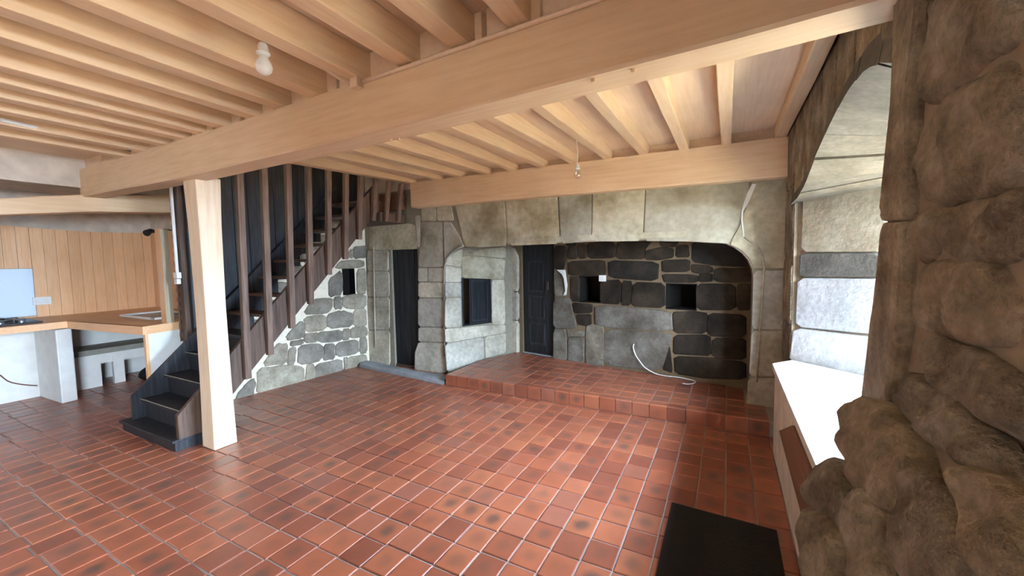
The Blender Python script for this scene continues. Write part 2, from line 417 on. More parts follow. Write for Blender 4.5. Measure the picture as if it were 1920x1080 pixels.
# raised hearth platform of the same tiles
HZ = 0.135
hearth = thing('hearth_platform', (-1.5, 4.0, 0), 'raised hearth step of red terracotta tiles inside the wide stone fireplace', 'hearth')
A_CH, B_CH = np.array([-3.38, 4.40]), np.array([-2.93, 5.45])
BW0, BW1 = np.array([-2.96, 5.508]), np.array([0.42, 4.868])
def bw_y(x): return BW0[1] + (x - BW0[0]) / (BW1[0] - BW0[0]) * (BW1[1] - BW0[1])
hb = [(-3.10, 4.012, -0.02), (0.40, 4.012, -0.02), (0.40, 4.405, -0.02), (0.20, 4.405, -0.02), (0.20, bw_y(0.20) - 0.012, -0.02), (-2.90, bw_y(-2.90) - 0.012, -0.02), (-3.10, 4.96, -0.02)]
MB().prism(hb, (0, 0, HZ + 0.013)).build('bed', M['grout'], hearth)
for i in range(-17, 5):
    x0 = -0.313 + i * TX
    if x0 < -3.13 or x0 > 0.32: continue
    x1 = x0 + TX - gx
    if i == -17: x0 = max(x0, -3.12)
    v, f, u = tile_verts(x0, x1, 4.0, 4.012 + TY * 0.62, HZ); 
    # riser tile: a block with a rounded nose
    rv = [(x0, 4.0, 0.0), (x1, 4.0, 0.0), (x1, 4.03, 0.0), (x0, 4.03, 0.0), (x0, 4.0, HZ - 0.008), (x1, 4.0, HZ - 0.008), (x1, 4.0 + 0.008, HZ), (x0, 4.0 + 0.008, HZ), (x1, 4.10, HZ), (x0, 4.10, HZ), (x1, 4.10, HZ - .02), (x0, 4.10, HZ - .02)]
    rf = [(0, 1, 5, 4), (4, 5, 6, 7), (7, 6, 8, 9), (1, 2, 10, 8, 6, 5), (0, 4, 7, 9, 11, 3), (8, 10, 11, 9)]
    ru = [(0, 0), (1, 0), (1, 0), (0, 0), (0, .9), (1, .9), (1, 1), (0, 1), (1, 1), (0, 1), (1, 1), (0, 1)]
    mk('riser_tile', rv, rf, M['tile'], hearth, uvs=ru)
    for j in range(8):
        y0 = 4.10 + gy + j * TY; y1 = y0 + TY - gy
        xm = (x0 + x1) / 2
        lim = bw_y(xm) - 0.01
        if y0 > lim - 0.03: continue
        if y1 > lim: y1 = lim
        if x1 > 0.205 and y1 > 4.405:
            if x0 > 0.17:
                if y0 > 4.37: continue
                y1 = 4.405
        # left cheek clips the first columns
        xc = A_CH[0] + (y1 - A_CH[1]) / (B_CH[1] - A_CH[1]) * (B_CH[0] - A_CH[0]) + 0.025
        xa = max(x0, xc) if y0 > 4.3 else x0
        if xa > x1 - 0.03: continue
        v, f, u = tile_verts(xa, x1, y0, y1, HZ + random.uniform(-0.001, 0.001), HZ - 0.03)
        mk('hearth_tile', v, f, M['tile'], hearth, uvs=u)

# ================================================================== CEILING
ceil = MB()
ZC = 2.695
ceil.box((XL - 0.2, -2.6, ZC), (XR + 0.6, 1.86, ZC + 0.06))
ceil.box((-3.86, 1.86, ZC), (XR + 0.6, 4.75, ZC + 0.06))
ceil.box((XL - 0.2, 1.86, ZC), (-5.02, 4.75, ZC + 0.06))
props(ceil.build('ceiling', M['ceil']), kind='structure')

def sag(x):
    t = (x + 2.3) / 3.3
    return -0.055 * max(0.0, 1 - t * t)
# main beam, sagging and slightly bent, on the post
xs = np.linspace(-5.98, 0.52, 14)
yf = lambda x: 1.60 - 0.010 * (x + 2.5)
rings = []
for x in xs:
    zb = 2.305 + sag(x) + random.uniform(-0.004, 0.004); zt = 2.585 + sag(x)
    y0 = yf(x) + random.uniform(-0.004, 0.004); y1 = y0 + 0.185
    rings.append([(x, y0 + 0.012, zb), (x, y1 - 0.012, zb), (x, y1, zb + 0.012), (x, y1, zt), (x, y0, zt), (x, y0, zb + 0.012)])
o = MB().loft(rings).build('main_beam', M['beam_x'])
props(o, 'long heavy cream painted ceiling beam carried by the square post', 'beam')
for kx, ky in ((733, 258), (748, 256), (1090, 122), (1175, 108)):   # pegs and nail heads on its underside
    p = onz(kx, ky, 2.262); p[1] = max(p[1], yf(p[0]) + 0.04); p[2] = 2.305 + sag(p[0])
    MB().lathe((p[0], p[1], p[2] - 0.012), [(0.004, 0), (0.009, 0.002), (0.009, 0.02)], 8).build('peg', M['beam_z'], o)
# rear beam along the fireplace wall, built from its four traced corners
yb0, yb1 = 4.28, 4.44
c = [ony(762, 390, yb0), ony(1506, 327, yb0), ony(1506, 252, yb0), ony(768, 343, yb0)]
c[0][0] = c[3][0] = -3.84; c[1][0] = c[2][0] = 0.52
rings = []
for t in np.linspace(0, 1, 7):
    zb = c[0][2] * (1 - t) + c[1][2] * t + random.uniform(-.004, .004); zt = c[3][2] * (1 - t) + c[2][2] * t; x = c[0][0] * (1 - t) + c[1][0] * t
    rings.append([(x, yb0 + .015, zb), (x, yb1, zb), (x, yb1, zt), (x, yb0, zt), (x, yb0, zb + .015)])
o = MB().loft(rings).build('rear_beam', M['beam_x'])
props(o, 'shorter cream painted beam running along above the fireplace lintel', 'beam')
def rear_top(x):
    t = (x - c[0][0]) / (c[1][0] - c[0][0]); return c[3][2] * (1 - t) + c[2][2] * t

# joists of the back bay
bj = [ony(px, py, 4.28)[0] for px, py in ((768, 341), (826, 330), (868, 325), (917, 320), (967, 314), (1022, 305), (1082, 300), (1147, 293), (1215, 287), (1291, 278), (1372, 268), (1475, 256))]
bj[0] = -3.80
for i, x in enumerate(bj):
    xr = x; w = 0.085 if i else 0.10
    z0 = 2.60; z0b = rear_top(xr) + 0.002
    y0, y1 = yf(x) + 0.02, 4.44
    za = 2.585 + sag(x) + 0.002
    dx = random.uniform(-0.012, 0.012)
    r = []
    for y, z, d in ((y0, za, dx), ((y0 + y1) / 2, (za + z0b) / 2 + random.uniform(-.006, .004), random.uniform(-.01, .01)), (y1, z0b, 0)):
        r.append([(xr - w + d, y, z), (xr + d, y, z), (xr + d, y, ZC), (xr - w + d, y, ZC)])
    o = MB().loft(r).build('ceiling_joist', M['beam_y'], bevel=0.006)
    if i == 0: props(o, 'cream painted trimmer joist that the stair balusters hang from', 'joist')
    elif i == 6: props(o, 'cream painted ceiling joist that the clear bulb hangs from', 'joist', 'joists of the bay by the fireplace')
    elif i == len(bj) - 1: props(o, 'cream painted ceiling joist closest to the arched window niche', 'joist', 'joists of the bay by the fireplace')
    else: props(o, 'cream painted ceiling joist between the main beam and the rear beam', 'joist', 'joists of the bay by the fireplace')
# joists of the front bay
fj = [onz(px, py, 2.55)[0] for px, py in ((320, 272), (355, 260), (395, 248), (433, 236), (485, 214), (540, 196), (600, 172), (682, 143), (776, 110), (872, 75), (985, 30))]
fj += [fj[-1] + 0.36, fj[-1] + 0.72, fj[0] - 0.40, fj[0] - 0.80]
for i, x in enumerate(fj):
    if x > 0.3: continue
    za = 2.585 + sag(x) + 0.002; w = 0.10
    r = []
    for y, z in ((-2.6, 2.595), (-0.5, 2.58 + sag(x) * 0.5), (1.74, za)):
        d = random.uniform(-.012, .012)
        r.append([(x - w + d, y, z), (x + d, y, z), (x + d, y, ZC), (x - w + d, y, ZC)])
    o = MB().loft(r).build('ceiling_joist', M['beam_y'], bevel=0.006)
    if i == 7: props(o, 'cream painted ceiling joist with the frosted bulb and its trunking beside it', 'joist', 'joists of the bay in front of the main beam')
    else: props(o, 'cream painted ceiling joist in front of the main beam', 'joist', 'joists of the bay in front of the main beam')
# plaster packing between joist ends on top of the beams
tr = MB()
for a in xs[:-1]:
    tr.box((a, yf(a) + 0.05, 2.575 + min(sag(a), sag(a + 0.46))), (a + 0.47, yf(a) + 0.15, ZC))
props(tr.build('trim_1', M['ceil']), kind='structure')
props(MB().box((-3.84, 4.36, 2.55), (0.52, 4.44, ZC)).build('trim_2', M['ceil']), kind='structure')

# ================================================================== POST
PX0, PX1, PY0, PY1 = -3.985, -3.80, 1.715, 1.885
rings = []
for z, e in ((0, 0.012), (0.5, 0.004), (1.2, 0.0), (1.9, 0.006), (2.29, 0.016)):
    e -= 0.006
    rings.append([(PX0 - e, PY0 - e, z), (PX1 + e, PY0 - e, z), (PX1 + e, PY1 + e, z), (PX0 - e, PY1 + e, z)])
o = MB().loft(rings).build('timber_post', M['post'], bevel=0.008)
props(o, 'square cream painted timber post at the foot of the stairs', 'post')

# ================================================================== FIREPLACE WALL
FY = 4.42
wf = MB()
D0, D1 = FY + 0.012, FY + 0.34
wf.box((-5.2, D0, 0), (-4.40, D1, 2.72)); wf.box((-4.40, D0, 1.755), (-3.885, D1, 2.72)); wf.box((-3.885, D0, 0), (-3.42, D1, 2.72))
# lintel with rounded right corner, cut as one outline
arc = []
for t in np.linspace(0, math.pi / 2, 8): arc.append((-0.20 + 0.42 * math.sin(t), 1.36 + 0.36 * math.cos(t)))
out = [(-3.42, 1.76), (-1.4, 1.765), (-0.34, 1.73)] + arc + [(0.215, 0), (0.62, 0), (0.62, 2.72), (-3.42, 2.72)]
wf.prism([(x, D0, z) for x, z in out], (0, D1 - D0, 0))
wall_f = props(wf.build('wall_fireplace', M['mortar_grey']), kind='structure')
PF = Plane((0, FY + 0.012, 0), (1, 0, 0))
kw = dict(proud=0.016, rnd=0.006, k=0.08, back=0.01)
C6 = dict(s=3.175, ox=680, oy=380)
pier = [[(350, 113), (525, 113), (572, 190), (603, 255), (545, 280), (502, 322), (488, 384), (335, 384), (347, 200)], [(355, 0), (435, 0), (442, 108), (352, 110)], [(440, 0), (525, 0), (545, 108), (446, 108)],
        [(334, 388), (386, 388), (389, 470), (333, 470)], [(392, 388), (487, 388), (487, 471), (393, 471)], [(333, 474), (487, 475), (487, 566), (333, 562)], [(333, 567), (487, 570), (487, 741), (333, 736)],
        [(335, 741), (487, 745), (490, 831), (335, 826)], [(335, 830), (500, 835), (510, 1000), (440, 1030), (312, 1005), (314, 890)]]
stones_px(PF, pier[:3], M['stone'], wall_f, **C6, **kw)
stones_px(PF, pier[3:], M['stone_cool'], wall_f, **C6, **kw)
jamb = [[(45, 108), (312, 128), (326, 240), (320, 276), (110, 283), (40, 278)], [(30, 285), (156, 285), (156, 406), (30, 406)], [(28, 410), (160, 410), (161, 560), (28, 560)], [(27, 565), (162, 565), (162, 756), (27, 757)], [(26, 762), (163, 761), (166, 962), (100, 978), (22, 974)],
        [(316, 75), (345, 75), (347, 250), (332, 268), (328, 235)]]
stones_px(PF, jamb[:1], M['stone'], wall_f, **C6, **kw)
stones_px(PF, jamb[1:], M['stone_cool'], wall_f, **C6, **kw)
lint = [[(849, 360), (945, 352), (952, 461), (900, 464), (872, 463)], [(947, 352), (1044, 345), (1051, 457), (953, 461)], [(1047, 345), (1110, 340), (1109, 453), (1052, 457)], [(1112, 340), (1211, 333), (1205, 452), (1110, 453)]]
stones_px(PF, lint, M['stone'], wall_f, **kw)
stones_px(PF, [[(1213, 333), (1400, 318), (1406, 352), (1384, 422), (1366, 457), (1345, 456), (1290, 453), (1206, 452)]], M['stone'], wall_f, **kw)
stones_px(PF, [[(1408, 318), (1486, 312), (1483, 503), (1412, 503), (1406, 487), (1390, 470), (1368, 458), (1388, 420), (1410, 350)]], M['stone'], wall_f, **kw)
pil = [[(1412, 506), (1482, 506), (1478, 617), (1409, 617)], [(1409, 620), (1478, 620), (1472, 706), (1404, 705)], [(1403, 708), (1471, 709), (1464, 800), (1396, 792)]]
stones_px(PF, pil, M['stone_cool'], wall_f, **kw)
# roll mouldings of the fireplace edge
def on_f(px, py, d=-0.012): p = ony(px, py, FY); p[1] += d; return p
rl = [on_f(*p) for p in ((1418, 716), (1424, 620), (1430, 540), (1433, 500), (1430, 480), (1420, 462), (1404, 450), (1396, 444))]
MB().tube(rl, 0.009, 8).build('roll_moulding', M['stone_cool'], wall_f, True)
ll = [on_f(*p) for p in ((834, 668), (834, 600), (834, 540), (834, 502), (838, 486), (847, 474), (858, 466), (871, 461))]
MB().tube(ll, 0.011, 8).build('roll_moulding', M['stone_cool'], wall_f, True)
MB().tube([on_f(*p) for p in ((705, 650), (703, 560), (701, 462))], 0.010, 8).build('roll_moulding', M['stone_cool'], wall_f, True)
# long chamfer strip under the lintel
MB().prism([(-2.42, FY - 0.006, 1.775), (-2.42, FY - 0.006, 1.835), (-2.42, FY + 0.02, 1.845), (-2.42, FY + 0.02, 1.76)], (2.05, 0, -0.015)).build('lintel_fillet', M['stone'], wall_f)
# white filler in the crack of the lintel
ck = [(1414, 345), (1406, 362), (1399, 380), (1392, 396), (1391, 412), (1393, 428), (1395, 446)]
wd = [4, 5, 4.5, 1.6, 1.4, 1.2, 0.8]
L = [on_f(x - w, y, -0.010) for (x, y), w in zip(ck, wd)]; R_ = [on_f(x + w, y, -0.010) for (x, y), w in zip(ck, wd)]
MB().prism(L + R_[::-1], (0, 0.012, 0)).build('crack_filler', M['white'], wall_f)

# cheek wall on the left of the hearth
cu = np.array([*(B_CH - A_CH), 0]); PC = Plane((A_CH[0], A_CH[1], 0), cu)
clen = float(np.linalg.norm(B_CH - A_CH))
wc = MB()
cq = lambda a, b, d: tuple(PC.at(a, b, d))
hole = [PC.px(865, 521), PC.px(921, 521), PC.px(921, 608), PC.px(865, 613)]
ha0, ha1 = hole[0][0], hole[1][0]; hz0, hz1 = hole[3][1], hole[0][1]
def cbox(mb, a0, a1, z0, z1, d0, d1):
    mb.hexa([cq(a0, z0, d0), cq(a1, z0, d0), cq(a1, z0, d1), cq(a0, z0, d1), cq(a0, z1, d0), cq(a1, z1, d0), cq(a1, z1, d1), cq(a0, z1, d1)])
for a0, a1, z0, z1 in ((0.0, ha0, 0, 2.1), (ha1, clen + 0.2, 0, 2.1), (ha0, ha1, 0, hz0), (ha0, ha1, hz1, 2.1)):
    cbox(wc, a0, a1, z0, z1, -0.30, -0.008)
cbox(wc, ha0 - .02, ha1 + .02, hz0 - .02, hz1 + .02, -0.32, -0.22)
wall_c = props(wc.build('wall_hearth_left', M['mortar_grey']), kind='structure')
PCs = Plane(PC.at(0, 0, -0.008), cu)
C7 = dict(s=3.375, ox=820, oy=380)
chk = [[(165, 322), (280, 292), (432, 282), (432, 352), (170, 328)], [(155, 332), (430, 358), (420, 486), (345, 484), (155, 476)], [(50, 398), (150, 414), (150, 502), (48, 502)], [(48, 506), (150, 506), (150, 596), (48, 600)], [(48, 605), (150, 602), (148, 786), (46, 792)],
       [(344, 488), (425, 488), (428, 772), (344, 772)], [(46, 798), (150, 792), (290, 776), (430, 774), (430, 822), (50, 888)], [(46, 894), (290, 848), (295, 992), (60, 1075)], [(300, 847), (432, 824), (432, 948), (300, 988)], [(62, 338), (160, 290), (150, 408), (50, 393)]]
stones_px(PCs, chk[:2] + chk[9:], M['stone'], wall_c, **C7, proud=0.012, rnd=0.006, k=0.08, back=0.01)
stones_px(PCs, chk[2:9], M['stone_cool'], wall_c, **C7, proud=0.012, rnd=0.006, k=0.08, back=0.01)
# small cupboard with a black panelled shutter
cup = thing('wall_cupboard', tuple(PC.at((ha0 + ha1) / 2, hz0, -0.02)), 'small black panelled cupboard shutter set in the left cheek of the fireplace', 'cupboard')
cw = MB()
for a0, a1, z0, z1 in ((ha0, ha0 + .035, hz0, hz1), (ha1 - .02, ha1, hz0, hz1), (ha0, ha1, hz0, hz0 + .02), (ha0, ha1, hz1 - .02, hz1)): cbox(cw, a0, a1, z0, z1, -0.10, -0.015)
cw.build('frame', M['doorwood'], cup)
sh = MB(); s0 = ha0 + 0.14; cbox(sh, s0, ha1 - .005, hz0 + .015, hz1 - .015, -0.05, -0.018); so = sh.build('shutter', M['doorwood'], cup)
for a0, a1, z0, z1 in ((s0 + .02, s0 + .045, hz0 + .05, hz1 - .05), (ha1 - .09, ha1 - .065, hz0 + .05, hz1 - .05), (s0 + .02, ha1 - .065, hz0 + .05, hz0 + .07), (s0 + .02, ha1 - .065, hz1 - .07, hz1 - .05)):
    mm = MB(); cbox(mm, a0, a1, z0, z1, -0.02, -0.008); mm.build('moulding', M['dark'], so)

# back wall of the hearth
bu = np.array([*(BW1 - BW0), 0]); PB = Plane((BW0[0], BW0[1], 0), bu)
blen = float(np.linalg.norm(BW1 - BW0))
def bp(px, py): return PB.px(px, py)
n1 = [bp(1085, 517), bp(1126, 569)]; n2 = [bp(1248, 531), bp(1306, 583)]
dr = [bp(976, 460)[0], bp(1038, 460)[0]]
wb = MB()
def bbox(mb, a0, a1, z0, z1, d0=-0.35, d1=-0.012):
    q = lambda a, b, d: tuple(PB.at(a, b, d))
    mb.hexa([q(a0, z0, d0), q(a1, z0, d0), q(a1, z0, d1), q(a0, z0, d1), q(a0, z1, d0), q(a1, z1, d0), q(a1, z1, d1), q(a0, z1, d1)])
(h1a, h1t), (h1b, h1o) = n1; (h2a, h2t), (h2b, h2o) = n2
bbox(wb, -0.3, dr[0], 0, 2.1); bbox(wb, dr[0], dr[1], 1.80, 2.1); bbox(wb, dr[1], h1a, 0, 2.1)
bbox(wb, h1a, h1b, 0, h1o); bbox(wb, h1a, h1b, h1t, 2.1); bbox(wb, h1b, h2a, 0, 2.1)
bbox(wb, h2a, h2b, 0, h2o); bbox(wb, h2a, h2b, h2t, 2.1); bbox(wb, h2b, blen + 0.3, 0, 2.1)
bbox(wb, -0.3, blen + 0.3, 0, 2.1, -0.6, -0.35)
wbn = None
wall_b = props(wb.build('wall_back', M['mortar_soot']), kind='structure')
PBs = Plane(PB.at(0, 0, -0.012), bu)
for (ha, ht, hb_, ho) in ((h1a, h1t, h1b, h1o), (h2a, h2t, h2b, h2o)):      # dark sheets added inside the two wall recesses as painted shade
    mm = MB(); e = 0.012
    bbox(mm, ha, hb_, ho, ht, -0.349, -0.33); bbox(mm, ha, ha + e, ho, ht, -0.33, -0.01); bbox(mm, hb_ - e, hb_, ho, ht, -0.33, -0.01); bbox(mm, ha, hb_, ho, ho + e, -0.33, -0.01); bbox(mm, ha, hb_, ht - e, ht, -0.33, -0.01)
    mm.build('recess_shade', M['soot_and_shade'], wall_b)
K2 = dict(s=7.715, ox=1030, oy=440); K3 = dict(s=7.715, ox=1220, oy=440); K4 = dict(s=6.75, ox=1030, oy=560); K5 = dict(s=6.75, ox=1220, oy=560)
kb = dict(proud=0.018, rnd=0.007, k=0.13, back=0.01, grow=0.008)
stones_px(PBs, [[(75, 165), (235, 165), (255, 300), (215, 495), (75, 495)], [(215, 108), (395, 105), (385, 155), (290, 180)], [(275, 190), (400, 165), (402, 345), (275, 350)], [(418, 130), (522, 135), (535, 340), (430, 340)],
    [(545, 120), (900, 100), (980, 185), (940, 335), (570, 347)], [(990, 100), (1480, 100), (1380, 215), (1372, 350), (972, 352)], [(275, 385), (800, 365), (822, 545), (790, 592), (285, 592)], [(310, 615), (440, 608), (440, 965), (325, 955)],
    [(740, 670), (1040, 650), (1032, 1005), (738, 990)], [(1068, 668), (1200, 680), (1168, 1020), (1050, 1015)]], M['soot'], wall_b, **K2, **kb)
stones_px(PBs, [[(1141, 488), (1235, 491), (1233, 527), (1143, 521)]], M['soot_black'], wall_b, **kb)
stones_px(PBs, [[(1189, 529), (1246, 531), (1247, 577), (1183, 574)], [(1211, 470), (1245, 463), (1263, 467), (1262, 483), (1235, 487), (1212, 487)]], M['soot'], wall_b, **kb)
stones_px(PBs, [[(60, 0), (270, -5), (300, 180), (335, 300), (338, 378), (60, 374)], [(60, 388), (215, 393), (230, 795), (55, 788)], [(245, 490), (440, 490), (440, 820), (240, 800)], [(235, 400), (445, 413), (440, 480), (235, 477)],
    [(470, 345), (575, 328), (692, 355), (692, 760), (640, 760), (500, 825), (465, 790)], [(495, 805), (680, 770), (682, 852), (500, 832)]], M['sootgrey'], wall_b, **K4, **kb)
stones_px(PBs, [[(75, 508), (212, 508), (242, 700), (252, 885), (80, 885)]], M['sootgrey'], wall_b, **K2, **kb)
stones_px(PBs, [[(290, 48), (548, 68), (537, 178), (325, 188)], [(343, 200), (530, 197), (532, 322), (472, 345), (368, 322)]], M['soot'], wall_b, **K4, **kb)
stones_px(PBs, [[(1117, 571), (1259, 583), (1261, 622), (1136, 613), (1117, 608)], [(1134, 616), (1258, 625), (1256, 650), (1241, 694), (1132, 684)]], M['sootgrey'], wall_b, **kb)
stones_px(PBs, [[(128, 95), (412, 95), (340, 182), (160, 166)], [(378, 160), (542, 150), (560, 322), (368, 322)], [(175, 368), (562, 358), (562, 532), (180, 542)], [(595, 428), (830, 448), (892, 480), (882, 552), (650, 557), (600, 522)],
    [(920, 488), (1440, 488), (1440, 692), (1000, 682), (920, 652)], [(175, 568), (560, 578), (690, 598), (685, 672), (620, 692), (215, 695)], [(712, 560), (890, 568), (890, 672), (712, 682)], [(665, 710), (1222, 718), (1235, 1085), (665, 1085)], [(1250, 718), (1440, 718), (1440, 1085), (1255, 1085)]], M['soot'], wall_b, **K3, **kb)
stones_px(PBs, [[(605, 95), (1150, 95), (1330, 150), (1440, 300), (1450, 467), (940, 442), (600, 392)]], M['soot_black'], wall_b, **K3, **kb)
stones_px(PBs, [[(283, 170), (540, 160), (722, 185), (702, 442), (300, 432)], [(735, 183), (1200, 208), (1200, 482), (780, 472), (722, 432)], [(300, 458), (700, 458), (757, 490), (762, 722), (450, 704), (300, 694)],
    [(785, 498), (1200, 500), (1200, 772), (780, 742)], [(308, 724), (740, 750), (1200, 800), (1200, 1020), (700, 1005), (325, 945)], [(160, 555), (240, 568), (280, 935), (150, 885)]], M['soot'], wall_b, **K5, **kb)
# jamb stones left of the second door
jb = [[(432, 285), (490, 283), (518, 345), (518, 560), (440, 560), (432, 420)], [(430, 575), (520, 565), (520, 742), (430, 746)], [(430, 750), (520, 746), (521, 962), (428, 950)]]
stones_px(PBs, jb, M['stone_cool'], wall_b, **C7, proud=0.05, rnd=0.012, k=0.1, back=0.01)
# mortar patch of white plaster beside door 2, socket and cable
ptch = [(1046, 506), (1062, 506), (1064, 520), (1066, 535), (1064, 552), (1058, 554), (1062, 545), (1059, 522), (1055, 514)]
MB().prism([PB.at(*PB.px(x, y), 0.026) for x, y in ptch], PB.n * 0.004).build('plaster_patch', M['white'], wall_b)
# hearth side (right) and lining above
props(MB().prism([(0.215, D1 - 0.02, 0), (0.62, D1 - 0.02, 0), (0.62, 5.2, 0), (0.30, 5.2, 0)], (0, 0, 2.1)).build('wall_hearth_right', M['soot']), kind='structure')
props(MB().prism([(-3.7, D1 - 0.05, 2.05), (0.7, D1 - 0.05, 2.05), (0.7, 5.9, 2.05), (-3.7, 5.9, 2.05)], (0, 0, 0.1)).build('ceiling_hearth', M['soot_and_shade']), kind='structure')

# door 2 in the hearth back wall
d2 = MB(); bbox(d2, dr[0] + .002, dr[1] - .002, HZ, 1.80, -0.09, -0.05)
door2 = d2.build('door_2', M['doorwood']); props(door2, kind='structure')
w2 = dr[1] - dr[0]
for z0, z1 in ((0.28, 0.62), (0.68, 1.02), (1.08, 1.55)):
    for (a0, a1, b0, b1) in ((.10, .13, z0, z1), (.37, .40, z0, z1), (.10, .40, z0, z0 + .025), (.10, .40, z1 - .025, z1)):
        mm = MB(); bbox(mm, dr[0] + a0, dr[0] + a1, b0, b1, -0.05, -0.038); mm.build('moulding', M['dark'], door2)
mm = MB(); bbox(mm, dr[0] + .43, dr[0] + .47, 1.12, 1.24, -0.05, -0.02); mm.build('latch', M['iron'], door2)
mm = MB(); bbox(mm, dr[0], dr[1], HZ, HZ + .012, -0.048, -0.012); mm.build('sill', M['slate'], door2)
# door 1
d1 = MB().box((-4.40, FY + 0.06, 0.03), (-3.885, FY + 0.10, 1.75)).build('door_1', M['doorwood']); props(d1, kind='structure')
for k in range(5):
    xa = -4.40 + k * 0.103
    MB().box((xa + .003, FY + 0.048, 0.04), (xa + .100, FY + 0.06, 1.745)).build('plank', M['doorwood'], d1)
MB().box((-4.40, FY + .03, 0), (-3.885, FY + 0.24, 0.035)).build('sill', M['brown'], d1)
# worn threshold stone along the foot of the wall
tp = [onz(674, 688), onz(760, 704), onz(832, 721)]
rings = []
for t in np.linspace(0, 1, 9):
    a = tp[0] * (1 - t) + tp[2] * t; w = 0.085 + 0.012 * math.sin(t * 9); h = 0.060 + 0.010 * math.sin(t * 14 + 1)
    rings.append([(a[0], a[1] - 0.01, 0.0), (a[0], a[1] + 2 * w, 0.0), (a[0], a[1] + 2 * w, h * .85), (a[0], a[1] + w * 1.3, h), (a[0], a[1] + w * .5, h), (a[0], a[1], h * .55)])
o = MB().loft(rings).build('threshold_stone', M['slate']); props(o, 'long worn grey stone kerb on the floor in front of the dark doorway', 'threshold')
ob = ony(690, 402, 4.32)
# socket, cable
sk = thing('wall_socket', tuple(PB.at(*PB.px(1131, 526), 0.02)), 'small white square socket on the sooty fireplace back wall', 'socket')
mm = MB(); u0, v0 = PB.px(1125, 527.5); u1, v1 = PB.px(1137.5, 516)
q = lambda a, b, d: tuple(PB.at(a, b, d))
mm.hexa([q(u0, v0, .008), q(u1, v0, .008), q(u1, v0, .036), q(u0, v0, .036), q(u0, v1, .008), q(u1, v1, .008), q(u1, v1, .036), q(u0, v1, .036)]); mm.build('box', M['white_plastic'], sk, bevel=0.004)
mm = MB(); um, vm = (u0 + u1) / 2, (v0 + v1) / 2; mm.hexa([q(um - .02, vm - .02, .034), q(um + .02, vm - .02, .034), q(um + .02, vm - .02, .04), q(um - .02, vm - .02, .04), q(um - .02, vm + .02, .034), q(um + .02, vm + .02, .034), q(um + .02, vm + .02, .04), q(um - .02, vm + .02, .04)]); mm.build('cover', M['white'], sk)
cab = []
for x, y, d in ((1189, 644, -0.02), (1189, 650, 0.02), (1194, 664, .03), (1203, 677, .035), (1214, 689, .04)):
    cab.append(PB.at(*PB.px(x, y), d + 0.01))
for x, y in ((1232, 699), (1250, 705), (1268, 704), (1284, 707), (1304, 715), (1294, 720), (1280, 719)):
    p = onz(x, y, HZ + 0.013); p[1] = min(p[1], bw_y(p[0]) - 0.03); cab.append(p)
def smooth(pts, n=4):
    P = [np.array(p, float) for p in pts]; out = []
    for i in range(len(P) - 1):
        p0, p1, p2, p3 = P[max(i - 1, 0)], P[i], P[i + 1], P[min(i + 2, len(P) - 1)]
        for k in range(n):
            t = k / n; out.append(0.5 * ((2 * p1) + (-p0 + p2) * t + (2 * p0 - 5 * p1 + 4 * p2 - p3) * t * t + (-p0 + 3 * p1 - 3 * p2 + p3) * t ** 3))
    return out + [P[-1]]
o = MB().tube(smooth(cab), 0.006, 6).build('cable', M['white_plastic'], smooth=True); props(o, 'thin white cable hanging from a hole in the fireplace back and trailing on the hearth', 'cable')

# ================================================================== RUBBLE WALL BEHIND THE STAIRS
LW0, LW1 = np.array([-5.075, 2.30]), np.array([-4.915, 4.44])
lu = np.array([*(LW1 - LW0), 0]); PL = Plane((LW0[0], LW0[1], 0), lu); llen = float(np.linalg.norm(LW1 - LW0))
wl = MB()
q = lambda a, b, d: tuple(PL.at(a, b, d))
def lbox(mb, a0, a1, z0, z1, d0, d1): mb.hexa([q(a0, z0, d0), q(a1, z0, d0), q(a1, z0, d1), q(a0, z0, d1), q(a0, z1, d0), q(a1, z1, d0), q(a1, z1, d1), q(a0, z1, d1)])
K1 = dict(s=3.0, ox=440, oy=400)
hA = [PL.px(440 + 605 / 3, 400 + 312 / 3), PL.px(440 + 682 / 3, 400 + 455 / 3)]
(a0, t0), (a1, o0) = hA
for b0, b1, z0, z1 in ((-0.12, a0, 0, 2.15), (a1, llen + .02, 0, 2.15), (a0, a1, 0, o0), (a0, a1, t0, 2.15)): lbox(wl, b0, b1, z0, z1, -0.14, -0.01)
lbox(wl, -0.12, llen, 0, 2.15, -0.2, -0.14)
wall_l = props(wl.build('wall_stairs', M['mortar']), kind='structure')
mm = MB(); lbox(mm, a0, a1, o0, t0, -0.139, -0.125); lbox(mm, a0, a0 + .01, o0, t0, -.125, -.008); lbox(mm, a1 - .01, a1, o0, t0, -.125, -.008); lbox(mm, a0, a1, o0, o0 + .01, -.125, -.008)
mm.build('recess_shade', M['soot_and_shade'], wall_l)  # added near-black sheets imitate the shade inside this recess
PLs = Plane(PL.at(0, 0, -0.01), lu)
